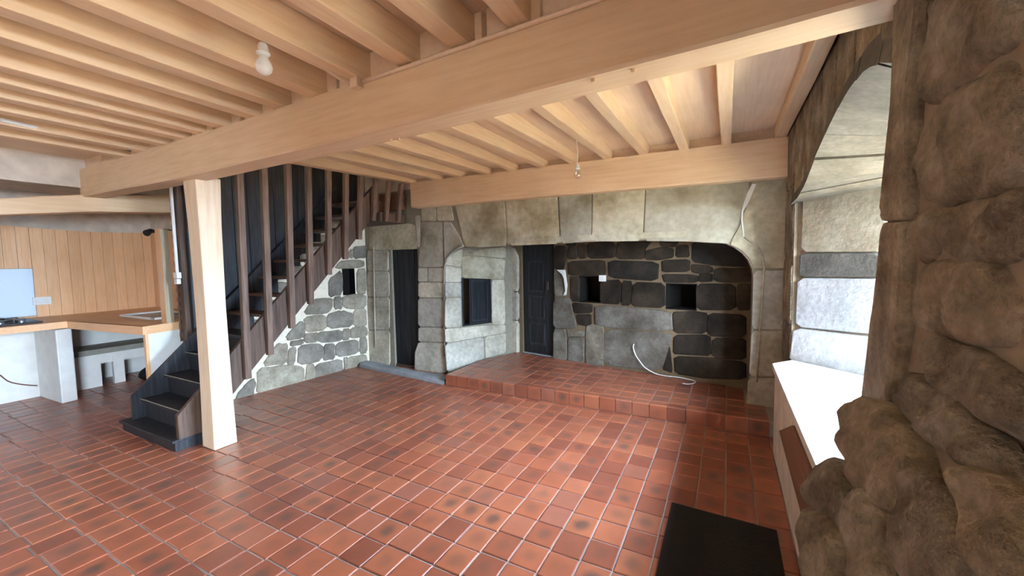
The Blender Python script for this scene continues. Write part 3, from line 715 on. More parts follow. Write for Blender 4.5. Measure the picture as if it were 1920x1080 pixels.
rub = [[(130, 872), (290, 856), (385, 866), (385, 945), (290, 990), (125, 1022)], [(405, 856), (445, 850), (450, 935), (395, 945)], [(455, 850), (600, 818), (606, 890), (460, 932)], [(612, 815), (632, 812), (630, 850), (615, 882)], [(640, 808), (735, 793), (742, 850), (630, 876)],
       [(360, 745), (490, 735), (492, 825), (355, 852)], [(305, 765), (345, 757), (335, 845), (295, 850)], [(503, 740), (560, 735), (560, 818), (500, 825)], [(572, 730), (690, 710), (693, 785), (570, 808)], [(703, 703), (740, 697), (742, 780), (703, 788)],
       [(395, 680), (460, 673), (463, 722), (395, 727)], [(470, 668), (600, 655), (603, 715), (470, 727)], [(610, 655), (643, 650), (645, 705), (608, 712)], [(652, 645), (738, 638), (742, 690), (652, 702)], [(390, 585), (510, 572), (512, 655), (400, 667)],
       [(520, 570), (600, 548), (662, 565), (662, 635), (525, 648)], [(668, 545), (735, 535), (738, 632), (668, 637)], [(385, 568), (440, 485), (550, 478), (545, 530), (510, 562)], [(560, 475), (597, 470), (600, 535), (560, 538)], [(607, 465), (735, 455), (735, 528), (660, 535), (607, 520)],
       [(686, 320), (735, 312), (737, 448), (686, 452)], [(530, 375), (600, 318), (602, 455), (530, 470)], [(560, 312), (600, 268), (718, 262), (722, 305)], [(668, 190), (738, 184), (738, 247), (672, 255)], [(625, 245), (658, 195), (665, 252)],
       [(290, 690), (375, 600), (390, 670), (378, 700), (300, 712)], [(318, 720), (383, 708), (380, 737), (318, 748)], [(150, 860), (240, 735), (295, 735), (290, 845)], [(0, 1052), (60, 970), (100, 930), (115, 960), (100, 1028)]]
stones_px(PLs, rub, M['rubble'], wall_l, **K1, proud=0.022, rnd=0.009, k=0.17, back=0.01, grow=0.017, rough=0.006)
more = []
for k, (cx, cy) in enumerate(((-60, 850), (30, 745), (110, 640), (190, 525), (265, 425), (345, 330), (425, 238), (490, 160), (560, 75))):
    w, h = random.uniform(40, 58), random.uniform(34, 46)
    more.append([(cx - w, cy - h), (cx + w, cy - h * .9), (cx + w * .9, cy + h), (cx - w, cy + h)])
stones_px(PLs, more, M['rubble'], wall_l, **K1, proud=0.03, rnd=0.014, k=0.22, back=0.01, rough=0.005)
# black boarded partition above the stone
part = MB()
lbox(part, -0.13, llen, 0.0, 3.9, -0.24, -0.205)
wall_p = props(part.build('wall_partition', M['dark']), kind='structure')
nb = 15
LA, LZ = zip(*[PL.px(440 + cx / 3, 400 + (cy - 48) / 3) for cx, cy in ((-60, 850), (30, 745), (110, 640), (190, 525), (265, 425), (345, 330), (425, 238), (490, 160), (560, 75))])
for k in range(nb):
    b0 = -0.13 + k * (llen + .13) / nb; b1 = b0 + (llen + .13) / nb - 0.008
    zlo = float(np.interp((b0 + b1) / 2, LA, LZ))
    mm = MB(); lbox(mm, b0, b1, zlo, 3.6, -0.205, 0.035); mm.build('board', M['dark'], wall_p)
# edge of the partition: rope-like dark trim, white conduit and switches
pe = PL.at(-0.13, 0, -0.055)
bar('edge_post', (pe[0] - .03, pe[1] - .02, 0), (pe[0] - .03, pe[1] - .02, 2.72), 0.10, 0.06, M['brown'], wall_p, up=(0, 1, 0))
tw = [(pe[0] - .085 + .002 * math.cos(k * 1.3), pe[1] - .06 + .002 * math.sin(k * 1.3), 0.75 + k * 0.02) for k in range(94)]
MB().tube(tw, 0.012, 6).build('edge_beading', M['brown'], wall_p)
cp = (pe[0] - .045, pe[1] - .07)
o = MB().box((cp[0] - .014, cp[1] - .012, 1.5), (cp[0] + .014, cp[1] + .012, 2.62)).build('conduit', M['white_plastic'], bevel=.003); props(o, 'white vertical trunking on the edge of the black partition', 'conduit')
sw = thing('light_switch', (cp[0] + .02, cp[1] - .02, 1.42), 'white double switch box at the end of the vertical trunking', 'switch')
MB().box((cp[0] - .02, cp[1] - .03, 1.435), (cp[0] + .065, cp[1] + .012, 1.50)).build('upper_box', M['white_plastic'], sw, bevel=.004)
MB().box((cp[0] - .02, cp[1] - .026, 1.375), (cp[0] + .045, cp[1] + .012, 1.43)).build('lower_box', M['white_plastic'], sw, bevel=.004)

# ================================================================== STAIRCASE
SX = -4.06            # right stringer outer face
stair = thing('staircase', (-4.5, 1.6, 0), 'steep dark wooden staircase with open treads and tall square balusters', 'staircase')
ztop = lambda y: y - 1.275
zbot = lambda y: max(0.0, y - 1.655)
def stringer(x0, x1, y0, y1):
    pts = [(y0, 0.085), (y0, ztop(y0))] + [(y1, ztop(y1)), (y1, zbot(y1)), (1.74, 0.085)]
    return MB().prism([(x0, a, b) for a, b in pts], (x1 - x0, 0, 0))
stringer(SX - 0.045, SX, 1.575, 3.92).build('stringer', M['brown'], stair, bevel=.004)
# left stringer follows the wall
ls = [(1.60, 0.085), (1.60, ztop(1.60)), (3.92, ztop(3.92)), (3.92, zbot(3.92)), (1.74, 0.085)]
xl = lambda y: LW0[0] + (y - LW0[1]) / (LW1[1] - LW0[1]) * (LW1[0] - LW0[0]) + 0.055
def xls(y): return xl(y) if y > 2.0 else xl(2.0) 
v = [(xls(y), y, z) for y, z in ls] + [(xls(y) + .04, y, z) for y, z in ls]
MB().add(v, [(0, 1, 2, 3, 4), (9, 8, 7, 6, 5), (0, 5, 6, 1), (1, 6, 7, 2), (2, 7, 8, 3), (3, 8, 9, 4), (4, 9, 5, 0)]).build('stringer', M['dark'], stair)
# broad bottom step
bs = MB().box((-5.10, 1.545, 0), (-4.065, 1.90, 0.075)).build('bottom_step', M['dark'], stair, bevel=.004)
MB().box((-5.12, 1.525, 0.075), (-4.055, 1.90, 0.10)).build('tread', M['dark'], bs, bevel=.005)
NT = 12
for k in range(1, NT + 1):
    z = 0.10 + 0.19 * k; y = 1.47 + 0.19 * k
    x0, x1 = xls(y) + .03, SX - .03
    t = MB().box((x0, y, z - 0.03), (x1, y + 0.225, z)).build('tread', M['dark'] if k < 5 else M['brown'], stair, bevel=.004)
    if k < 5: MB().box((x0, y + .03, z - .19), (x1, y + .045, z - .03)).build('riser', M['dark'], stair)
    if k < 4: MB().box((x0, y - .002, z - .006), (x1, y + .003, z + .001)).build('nosing', M['shelf'], t)
for (tx, bx, by) in ((462, 465, 710), (506, 507, 665), (548, 548, 615), (584, 583, 570), (618, 617, 515), (649, 648, 486), (676, 674, 449), (702, 700, 414), (726, 724, 415), (750, 747, 416)):
    p = onx(bx, by, SX + 0.03)
    bar('baluster', (SX + .024, p[1], p[2]), (SX + .024 + 0.08, p[1], 2.64), 0.058, 0.046, M['baluster'], stair, up=(1, 0, 0), bevel=.003)
# landing timber and dark trimmings at the head of the stairs
lz = onx(700, 414, SX + .03)[2]
o = MB().box((-4.86, 3.93, lz + .01), (SX - .001, 4.41, lz + .13)).build('landing_timber', M['brown'], stair, bevel=.008)
MB().box((-4.92, 4.32, 2.30), (SX, 4.405, 2.55)).build('landing_beam', M['plank'], stair, bevel=.01)
# stairwell above the ceiling
sw_ = MB()
sw_.box((-5.2, 1.84, ZC + .06), (-3.84, 1.90, 3.7)); sw_.box((-3.86, 1.86, ZC + .06), (-3.80, 4.75, 3.7)); sw_.box((-5.3, 4.43, ZC - .1), (-3.8, 4.75, 3.7)); sw_.box((-5.4, 1.8, 3.7), (-3.7, 4.8, 3.8))
props(sw_.build('wall_stairwell', M['plaster']), kind='structure')

# ================================================================== RIGHT WALL, WINDOW NICHE, SEAT
NY0, NY1 = 1.56, 3.90           # niche at the room face
WY0, WY1, WX = 1.98, 3.36, 1.02  # window plane
SPR = 2.0
def arch_front(t):   # t 0..1 along y from far to near
    y = NY1 + (NY0 - NY1) * t
    return y, float(np.interp(-y, (-3.9, -3.6, -3.34, -2.94, -2.55, -2.26, -1.99, -1.78, -1.56), (1.96, 1.968, 2.0, 2.12, 2.205, 2.25, 2.247, 2.18, 2.07)))
def arch_back(t):
    y = WY1 + (WY0 - WY1) * t
    return y, SPR - 0.01 + 0.06 * math.sin(math.pi * t)
wr = MB()
WO = 1.20
W2A, W2B = -2.15, -0.75         # second window, beside the viewer
wr.box((XR + 0.02, W2B + .2, 0), (WO, NY0, 2.75)); wr.box((XR + 0.02, -2.75, 0), (WO, W2A - .2, 2.75)); wr.box((XR + .02, W2A - .2, 0), (WO, W2B + .2, 0.82)); wr.box((XR + .02, W2A - .2, 2.2), (WO, W2B + .2, 2.75))
wr.box((0.95, W2B, .8), (WO, W2B + .21, 2.21)); wr.box((0.95, W2A - .21, .8), (WO, W2A, 2.21)); wr.box((0.47, NY1, 0), (WO, 5.2, 2.75))
ts = np.linspace(0, 1, 17)
outl = [(arch_front(t)) for t in ts]
wr.prism([(XR + 0.03, y, z + 0.03) for y, z in outl] + [(XR + 0.03, NY0, 2.75), (XR + 0.03, NY1, 2.75)], (0.10, 0, 0))
# splayed jamb backing and masonry around the window
wr.prism([(0.49, NY1, 0), (WX, WY1 + .02, 0), (WO, WY1 + .02, 0), (WO, NY1, 0)], (0, 0, 2.75))
wr.prism([(0.46, NY0, 0), (WX, WY0 - .02, 0), (WO, WY0 - .02, 0), (WO, NY0, 0)], (0, 0, 2.75))
wr.box((WX, WY0 - .05, 0), (WO, WY1 + .05, 0.86)); wr.box((WX, WY0 - .05, SPR + .04), (WO, WY1 + .05, 2.75))
wr.box((XR + .024, NY0 - .01, .70), (XR + .13, NY0 + .075, 2.2))
wr.box((XR + .13, NY0, 2.42), (WO, NY1, 2.75))
wall_r = props(wr.build('wall_right', M['mortar_brown']), kind='structure')
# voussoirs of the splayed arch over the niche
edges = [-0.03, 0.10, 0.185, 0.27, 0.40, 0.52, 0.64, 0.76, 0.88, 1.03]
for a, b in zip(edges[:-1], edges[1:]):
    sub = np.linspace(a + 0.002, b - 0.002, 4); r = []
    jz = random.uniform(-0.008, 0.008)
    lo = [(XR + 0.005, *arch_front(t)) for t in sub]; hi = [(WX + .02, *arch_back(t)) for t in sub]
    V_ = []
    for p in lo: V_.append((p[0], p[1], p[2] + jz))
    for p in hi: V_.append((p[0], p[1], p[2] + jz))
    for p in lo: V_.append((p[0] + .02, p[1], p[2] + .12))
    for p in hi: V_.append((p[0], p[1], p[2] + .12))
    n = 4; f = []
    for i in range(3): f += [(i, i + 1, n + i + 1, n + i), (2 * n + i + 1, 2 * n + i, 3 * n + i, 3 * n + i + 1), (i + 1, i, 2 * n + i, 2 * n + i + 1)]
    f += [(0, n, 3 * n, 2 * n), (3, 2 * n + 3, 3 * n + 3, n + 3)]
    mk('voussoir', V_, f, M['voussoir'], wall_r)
# far splay stones
PJ = Plane((0.475, NY1 - .01, 0), (WX - 0.475, WY1 - NY1, 0))
K8 = dict(s=2.7, ox=1340, oy=320)
kj = dict(proud=0.012, rnd=0.006, k=0.08, back=0.02)
stones_px(PJ, [[(448, 122), (640, 92), (880, 55), (870, 388), (822, 411), (437, 412)]], M['jamb_tan'], wall_r, **K8, **kj)
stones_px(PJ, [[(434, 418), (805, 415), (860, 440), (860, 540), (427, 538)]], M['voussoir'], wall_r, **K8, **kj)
stones_px(PJ, [[(424, 543), (860, 548), (850, 832), (412, 790)], [(400, 795), (850, 848), (850, 1070), (378, 962)]], M['jamb_daylit'], wall_r, **K8, **kj)  # paler, cooler colour stands in for daylight on the lower jamb
# near splay stones (mirror side of the niche)
PN = Plane((0.47, NY0 + .01, 0), (WX - 0.47, WY0 - NY0, 0)); PN.n = np.array([-PN.u[1], PN.u[0], 0]) * (1 if PN.u[0] > 0 else -1)
jl = math.hypot(WX - .47, WY0 - NY0)
for z0, z1 in ((0.73, 1.05), (1.06, 1.45), (1.46, 1.62), (1.63, 1.98)):
    stone(PN, [(0.02, z0), (jl - .02, z0), (jl - .02, z1), (0.02, z1)], M['stone_cool'], wall_r, proud=0.012, rnd=0.006, k=0.08, back=0.02)
# strip of wall between fireplace and niche
PS = Plane((0.47, NY1, 0), (0, 1, 0))
for z0, z1 in ((0.0, 0.45), (0.46, 0.98), (0.99, 1.52), (1.53, 2.1), (2.11, 2.6)):
    stone(PS, [(0.01, z0), (0.50, z0), (0.50, z1), (0.01, z1)], M['jambstone'], wall_r, proud=0.012, rnd=0.008, k=0.1, back=0.02)
# wall stones above the niche and beside it
PW = Plane((XR + 0.03, 0, 0), (0, 1, 0))
for a, b in zip(np.linspace(0, 1, 8)[:-1], np.linspace(0, 1, 8)[1:]):
    lo = [arch_front(t) for t in np.linspace(a + .004, b - .004, 4)]
    stone(PW, [(lo[0][0], 2.62), *[(y, z + .012) for y, z in lo], (lo[-1][0], 2.62)], M['jambstone'], wall_r, proud=0.012, rnd=0.008, k=0.05, back=0.01)
# near pier: dressed quoins then rough rubble
PR = Plane((XR + 0.02, 0, 0), (0, 1, 0))
stones_px(PR, [[(1706, -60), (1760, -60), (1735, 180), (1722, 413), (1672, 416), (1692, 200)], [(1675, 414), (1721, 411), (1719, 600), (1690, 765), (1632, 770), (1652, 600)]], M['jambstone'], wall_r, proud=0.03, rnd=0.01, k=0.08, back=0.02, rough=0.003)
def boulder(plane, poly, parent, proud, seed, grow=0.022, n=8, amp=0.008, material=None):
    """rough field stone: gridded pillow with noisy relief"""
    P = [np.array(p) for p in chaikin(poly, 2, 0.22)]; c = sum(P) / len(P); P = [p + (p - c) / np.linalg.norm(p - c) * grow for p in P]; rs = []; rng = random.Random(seed)
    ph = [rng.uniform(0, 6.28) for _ in range(6)]; fr = [rng.uniform(18, 46) for _ in range(6)]
    def relief(u, v): return amp * (math.sin(u * fr[0] + ph[0] + 1.5 * math.sin(v * fr[1] + ph[1])) + .6 * math.sin(v * fr[2] + ph[2] + u * fr[3]) + .4 * math.sin((u - v) * fr[4] * 1.7 + ph[4]) + rng.gauss(0, .06))
    V_ = []; m = len(P)
    for k in range(n + 1):
        s = 1 - (k / n) ** 1.15; prof = math.sqrt(max(0, 1 - s ** 7.0))
        for p in P:
            w = c + (p - c) * s
            V_.append(plane.at(w[0], w[1], -0.04 + (0.04 + proud) * prof + (relief(*w) * min(1, prof * 1.4) if k else 0)))
    f = []
    for k in range(n):
        for i in range(m): f.append((k * m + i, k * m + (i + 1) % m, (k + 1) * m + (i + 1) % m, (k + 1) * m + i))
    a2 = sum(P[i][0] * P[(i + 1) % m][1] - P[(i + 1) % m][0] * P[i][1] for i in range(m))
    if (a2 > 0) != (np.cross(plane.u, plane.v) @ plane.n > 0): f = [g[::-1] for g in f]
    return mk('field_stone', V_, f, material or M['jambstone'], parent, smooth=True)
bl = [[(1728, 20), (1800, -30), (1925, -30), (1925, 82), (1850, 122), (1750, 205), (1726, 150)], [(1738, 222), (1830, 152), (1930, 98), (1930, 335), (1850, 372), (1738, 388), (1726, 300)], [(1724, 402), (1772, 396), (1766, 472), (1736, 488), (1722, 452)],
      [(1780, 392), (1860, 382), (1940, 345), (1940, 482), (1850, 492), (1778, 474)], [(1722, 502), (1790, 488), (1925, 502), (1925, 655), (1830, 642), (1790, 627), (1722, 615)], [(1728, 640), (1780, 634), (1830, 660), (1930, 705), (1930, 815), (1850, 795), (1790, 735), (1735, 705)],
      [(1690, 690), (1728, 706), (1780, 748), (1850, 812), (1865, 905), (1800, 868), (1745, 815), (1690, 770)]]

# rough bulging foot of the pier
fo = np.array([0.20, 1.2, 0.72]); 
PFt = Plane((0.235, 1.25, 0.72), (0, 1, 0), (0.36, 0, 1.0)); PFt.n = np.cross(PFt.u, PFt.v); PFt.n = PFt.n if PFt.n @ (CAM - PFt.o) > 0 else -PFt.n
ft = [[(1585, 770), (1625, 742), (1690, 785), (1725, 880), (1702, 935), (1650, 965), (1602, 890), (1580, 830)], [(1522, 885), (1560, 858), (1588, 880), (1604, 960), (1592, 1004), (1545, 965), (1520, 940)], [(1514, 955), (1548, 968), (1592, 1012), (1604, 1120), (1524, 1120), (1514, 1020)],
      [(1606, 930), (1642, 925), (1668, 980), (1690, 1120), (1618, 1120), (1600, 1000)], [(1690, 940), (1738, 880), (1802, 950), (1870, 1120), (1700, 1120)], [(1808, 880), (1870, 900), (1940, 955), (1960, 1120), (1880, 1120), (1840, 1000)]]
for k, b in enumerate(bl):
    P_ = PR if k < 5 else PFt
    boulder(P_, [P_.px(*p) for p in b], wall_r, 0.022, 40 + k)
for k, b in enumerate(ft): boulder(PFt, [PFt.px(*p) for p in b], wall_r, 0.034, 70 + k)
# masonry core of the foot
core = [(0.50, 0.3, 0.0), (0.50, 1.50, 0.0), (0.10, 1.36, 0.0), (0.05, 0.3, 0.0)]
v = core + [(0.47, 0.3, 1.16), (0.47, 1.46, 1.16), (0.43, 1.42, 1.16), (0.43, 0.3, 1.16)]
v[2] = (0.02, 1.30, 0.0); v[3] = (0.02, 0.3, 0.0)
MB().add(v, [(0, 3, 2, 1), (4, 5, 6, 7), (0, 1, 5, 4), (1, 2, 6, 5), (2, 3, 7, 6), (3, 0, 4, 7)]).build('footing', M['mortar_brown'], wall_r)
zz = 0.0
for k in range(14):     # lower field stones below the traced ones
    yy = 0.35 + (k % 5) * 0.22; z0 = (k // 5) * 0.24
    boulder(PFt, [(yy - 1.25, z0 - .74), (yy - 1.04, z0 - .74), (yy - 1.04, z0 - .52), (yy - 1.25, z0 - .52)], wall_r, 0.03, 90 + k, n=5)

# window in the niche
win = thing('window_1', (WX + .1, (WY0 + WY1) / 2, 0.86), kind='structure')
for (y0, y1, z0, z1) in ((WY0, WY0 + .06, .86, SPR), (WY1 - .06, WY1, .86, SPR), (WY0, WY1, .86, .92), (WY0, WY1, SPR - .06, SPR + .04), ((WY0 + WY1) / 2 - .035, (WY0 + WY1) / 2 + .035, .86, SPR), (WY0, WY1, 1.42, 1.45)):
    MB().box((WX + .10, y0, z0), (WX + .15, y1, z1)).build('frame', M['white'], win)
for (y0, y1) in ((WY0 + .06, (WY0 + WY1) / 2 - .035), ((WY0 + WY1) / 2 + .035, WY1 - .06)):
    for (z0, z1) in ((.92, 1.42), (1.45, SPR - .06)):
        MB().box((WX + .12, y0, z0), (WX + .124, y1, z1)).build('pane', M['glass'], win)
# window seat
BZ = 0.72
seat = thing('window_seat', (0.6, 2.7, 0), 'pale stone window seat slab on a plastered base in the niche', 'window seat')
MB().prism([(0.345, 1.60, 0), (0.345, 3.70, 0), (0.47, 3.80, 0), (WX + .05, 3.36, 0), (WX + .05, 1.9, 0)], (0, 0, BZ - 0.05)).build('base', M['plaster'], seat)
sl = [[(0.322, 1.58), (0.322, 3.05), (WX, 2.86), (WX, 1.95), (0.47, 1.58)], [(0.322, 3.056), (0.322, 3.66), (0.47, 3.84), (WX, 3.38), (WX, 2.866)]]
for s_ in sl: MB().prism([(x, y, BZ - .05) for x, y in s_], (0, 0, .05)).build('slab', M['seat'], seat, bevel=.006)
# brown board fixed under the slab, dark mat
MB().prism([(0.318, y, z) for y, z in ((3.10, 0.40), (2.56, 0.64), (1.62, 0.66), (1.62, 0.34), (2.25, 0.36))], (0.026, 0, 0)).build('apron_board', M['plank'], seat, bevel=.004)
o = MB().prism([(-0.285, 0.75, 0.001), (-0.03, 0.75, 0.001), (-0.03, 1.36, 0.001), (0.27, 1.48, 0.001), (0.27, 2.60, 0.001), (-0.285, 2.62, 0.001)], (0, 0, 0.010)).build('floor_mat', M['mat'], bevel=.003); props(o, 'plain black mat lying on the tiles by the rough stone pier', 'mat')

# ================================================================== LEFT WALL AND KITCHEN
lwz = MB()
lwz.box((XL - .45, -2.6, 0), (XL, 0.55, 2.75))                     # wall nearer than the opening
lwz.box((XL - .45, 2.89, 0), (XL, 4.8, 2.75))
lwz.box((XL - .45, 0.55, 2.40), (XL, 2.89, 2.75))
wall_left = props(lwz.build('wall_left', M['plaster']), kind='structure')
# crooked timber lintel of the kitchen opening
ly = np.linspace(0.45, 2.88, 9); rings = []
for y in ly:
    t = (y - 1.08) / 1.22; zt = 2.225 + 0.20 * t + 0.012 * math.sin(y * 5); zb = 2.075 + 0.135 * t + 0.012 * math.sin(y * 4 + 1)
    rings.append([(XL + .03, y, zb), (XL + .03, y, zt), (XL - .25, y, zt), (XL - .25, y, zb)])
o = MB().loft(rings).build('kitchen_lintel', M['beam_y'], bevel=.012); props(o, 'crooked honey coloured timber lintel over the kitchen opening', 'lintel')
kx = -7.8
wall_k = props(MB().box((kx - .2, 0.25, 0), (kx - .03, 2.88, 2.55)).build('wall_kitchen_back', M['plaster']), kind='structure')
wall_ks = props(MB().box((kx - .2, 2.88, 0), (XL, 3.1, 2.75)).build('wall_kitchen_right', M['plaster']), kind='structure')
props(MB().box((kx - .2, 0.0, 0), (XL - .45, 0.25, 2.75)).build('wall_kitchen_left', M['plaster']), kind='structure')
props(MB().box((kx - .2, 0.25, 2.55), (XL - .3, 2.88, 2.75)).build('ceiling_kitchen', M['plaster']), kind='structure')
y = 0.3; k = 0
while y < 2.87:
    w = 0.112; ztop_ = 2.10 + 0.03 * math.sin(y * 2.1)
    MB().box((kx - .03, y, 0.9), (kx - .008 + random.uniform(-.001, .002), min(y + w - .003, 2.87), ztop_)).build('pine_board', M['pine'], wall_k); y += w
x = kx
while x < XL - .1:
    MB().box((x, 2.86, 0.9), (x + .109, 2.88 - .002, 2.10)).build('pine_board', M['pine'], wall_ks); x += .112
# worktop
CZ = 0.95
cnr = (-6.78, 1.66); e0 = (-5.30, 1.83)
wt = thing('worktop', (-6.5, 1.9, CZ), 'l shaped orange pine kitchen worktop with thick front edge', 'worktop')
MB().prism([(kx, 0.3, CZ - .05), (cnr[0], 0.3, CZ - .05), (cnr[0], cnr[1], CZ - .05), (e0[0], e0[1], CZ - .05), (-5.42, 2.4, CZ - .05), (-5.42, 2.858, CZ - .05), (kx, 2.858, CZ - .05)], (0, 0, .05)).build('top', M['pine_x'], wt)
MB().prism([(cnr[0] - .02, 0.3, CZ - .075), (cnr[0] + .012, 0.3, CZ - .075), (cnr[0] + .012, cnr[1], CZ - .075), (cnr[0] - .02, cnr[1] + .02, CZ - .075)], (0, 0, .075)).build('front_edge', M['pine_x'], wt)
MB().prism([(cnr[0], cnr[1] - .012, CZ - .085), (e0[0] + .01, e0[1] - .012, CZ - .085), (e0[0] + .01, e0[1] + .02, CZ - .085), (cnr[0], cnr[1] + .02, CZ - .085)], (0, 0, .085)).build('front_edge', M['pine_x'], wt)
MB().prism([(e0[0], e0[1], CZ - .085), (e0[0] + .012, e0[1], CZ - .085), (-5.41, 2.36, CZ - .085), (-5.44, 2.36, CZ - .085)], (0, 0, .085)).build('front_edge', M['pine_x'], wt)
# white masonry under the worktop
props(MB().box((-7.5, 0.3, 0), (-7.44, 1.56, CZ - .05)).build('counter_back_wall', M['white']), 'white limewashed masonry panel below the hob side of the worktop', 'masonry')
props(MB().prism([(-7.42, 1.52, 0), (-6.77, 1.55, 0), (-6.80, 1.69, 0), (-7.42, 1.69, 0)], (0, 0, CZ - .087)).build('counter_pier', M['white'], bevel=.012), 'white limewashed masonry pier under the inner corner of the worktop', 'pier')
ep = thing('end_panel', (-5.4, 2.1, 0), 'white end panel with a wooden front edge beside the bottom stairs', 'panel')
MB().prism([(-5.36, 1.87, 0), (-5.335, 1.87, 0), (-5.44, 2.36, 0), (-5.465, 2.36, 0)], (0, 0, CZ - .085)).build('board', M['white'], ep)
MB().prism([(-5.375, 1.845, 0), (-5.325, 1.845, 0), (-5.33, 1.872, 0), (-5.38, 1.872, 0)], (0, 0, CZ - .085)).build('edge_strip', M['pine'], ep)
# upright pine board on the worktop end
ub = thing('pine_upright', (-5.45, 2.1, CZ), 'upright pine board standing on the end of the worktop', 'board')
b0 = onz(295, 606, CZ); 
u0_, u1_, u2_ = (onz(px, py, CZ) for px, py in ((297, 604), (312, 607), (327, 603)))
off = np.array((-0.16, 0.02, 0))
MB().prism([tuple(u1_ + off), tuple(u1_), tuple(u2_), tuple(u2_ + off)], (0, 0, 1.02)).build('board', M['pine'], ub, bevel=.004)
MB().prism([tuple(u1_ + np.array((.002, .004, 0))), tuple(u1_ + np.array((.010, .004, 0))), tuple(u2_ + np.array((.010, -.004, 0))), tuple(u2_ + np.array((.002, -.004, 0)))], (0, 0, 1.01)).build('lit_face', M['post'], ub)  # pale slip added to imitate daylight on this side of the board
# hob and steel splash plate
hob = thing('gas_hob', (-7.25, 1.2, CZ), 'black four burner gas hob on the worktop below the steel plate', 'hob')
MB().box((-7.55, 0.75, CZ), (-6.93, 1.50, CZ + .018)).build('plate', M['black'], hob, bevel=.005)
for bx in (-7.4, -7.1):
    for by in (0.95, 1.30):
        MB().lathe((bx, by, CZ + .018), [(.05, 0), (.05, .012), (.03, .02), (.03, .028)], 14).build('burner', M['iron'], hob)
        g = MB(); g.box((bx - .10, by - .006, CZ + .04), (bx + .10, by + .006, CZ + .052)); g.box((bx - .006, by - .10, CZ + .04), (bx + .006, by + .10, CZ + .052))
        for sx, sy in ((-.1, 0), (.1, 0), (0, -.1), (0, .1)): g.box((bx + sx - .006, by + sy - .006, CZ + .018), (bx + sx + .006, by + sy + .006, CZ + .045))
        g.build('pan_support', M['black'], hob)
for by in (0.9, 1.05, 1.2, 1.35): MB().lathe((-6.97, by, CZ + .018), [(.018, 0), (.016, .018), (.0, .02)], 10).build('knob', M['steel'], hob)
o = MB().box((kx + .0, 0.75, CZ + .02), (kx + .014, 1.64, 1.575)).build('splash_plate', M['steel'], bevel=.004); props(o, 'brushed steel splashback plate on the pine wall behind the hob', 'splashback')
p = onx(78, 564, kx)
sk2 = thing('pine_wall_socket', (kx, p[1], p[2] - .04), 'white double socket on the pine boards beside the steel plate', 'socket')
MB().box((kx - .01, p[1] - .08, p[2] - .05), (kx + .03, p[1] + .08, p[2] + .05)).build('box', M['white_plastic'], sk2, bevel=.005)
MB().box((kx + .028, p[1] - .06, p[2] - .035), (kx + .034, p[1] + .06, p[2] + .035)).build('cover', M['white'], sk2)
# sink, tap, spotlight
sk3 = thing('sink', (-6.1, 2.3, CZ), 'shallow pale ceramic sink let into the worktop corner', 'sink')
g = MB()
for a, b in (((-6.75, 2.10), (-5.85, 2.13)), ((-6.75, 2.55), (-5.85, 2.58)), ((-6.75, 2.10), (-6.72, 2.58)), ((-5.88, 2.10), (-5.85, 2.58))): g.box((*a, CZ - .0), (*b, CZ + .025))
g.build('rim', M['white_plastic'], sk3, bevel=.006); MB().box((-6.72, 2.13, CZ + .001), (-5.88, 2.55, CZ + .006)).build('bowl', M['steel'], sk3)
g = MB(); g.tube([(-6.3, 2.84, 1.16), (-6.3, 2.76, 1.18), (-6.3, 2.70, 1.16)], .012, 8); o = g.build('tap', M['brass'], smooth=True); props(o, 'small brass tap on the pine boards above the sink', 'tap')
sp = thing('spot_lamp', tuple(onx(282, 433, -6.6)), 'small black clip-on spotlight under the plaster above the pine boards', 'lamp')
p = onx(282, 433, -6.6)
MB().tube([p + np.array((-.03, .05, .0)), p, p + np.array((.05, -.06, -.035))], [.022, .032, .042], 10).build('head', M['black'], sp)
MB().tube([p, p + np.array((.12, .10, .02)), p + np.array((.25, .16, .0))], .009, 6).build('arm', M['black'], sp)
# under the worktop: white wall, low shelf on a white panel, dark bundle
props(MB().box((kx - .03, 0.3, 0), (kx - .004, 2.87, CZ - .06)).build('under_sink_wall', M['white']), 'white wall below the pine boards behind the low shelf', 'masonry')
sh = thing('under_sink_shelf', (-7.5, 2.3, 0), 'low grey shelf board on a white panel under the sink worktop', 'shelf')
MB().box((kx, 1.72, .43), (-7.28, 2.86, .50)).build('board', M['shelf'], sh, bevel=.004)
MB().box((-7.33, 1.72, 0), (-7.30, 2.05, .43)).build('panel', M['white'], sh); MB().box((-7.35, 2.17, 0), (-7.29, 2.28, .43)).build('upright', M['white'], sh)
MB().box((-7.33, 2.05, .30), (-7.30, 2.86, .43)).build('rail', M['white'], sh)
rg = random.Random(5); rr_ = []
for k in range(7):
    t = k / 6; z = 0.27 * t; w = (0.22, 0.25, 0.24, 0.21, 0.17, 0.11, 0.03)[k]
    rr_.append([(-7.12 + (w * 0.72 + rg.uniform(-.015, .015)) * math.cos(a), 2.62 + (w + rg.uniform(-.02, .02)) * math.sin(a), z) for a in np.linspace(0, 2 * math.pi, 15)[:-1]])
props(MB().loft(rr_).build('dark_bundle', M['mat'], smooth=True), 'dark crumpled bundle lying on the floor under the sink', 'bundle')
g = MB().tube([(-5.95, 2.25, CZ - .06), (-5.95, 2.25, .78), (-5.93, 2.24, .74), (-5.88, 2.24, .72)], .035, 10).build('waste_pipe', M['white_plastic'], smooth=True); props(g, 'white plastic waste pipe hanging under the sink', 'pipe')
g = MB().tube(smooth([onx(0, 703, -7.43), onx(14, 714, -7.43), onx(30, 719, -7.43), onx(52, 722, -7.43), onx(70, 723, -7.43)]), .007, 6).build('brown_cord', M['cable_brown'], smooth=True); props(g, 'brown cord tacked along the white panel under the hob', 'cord')

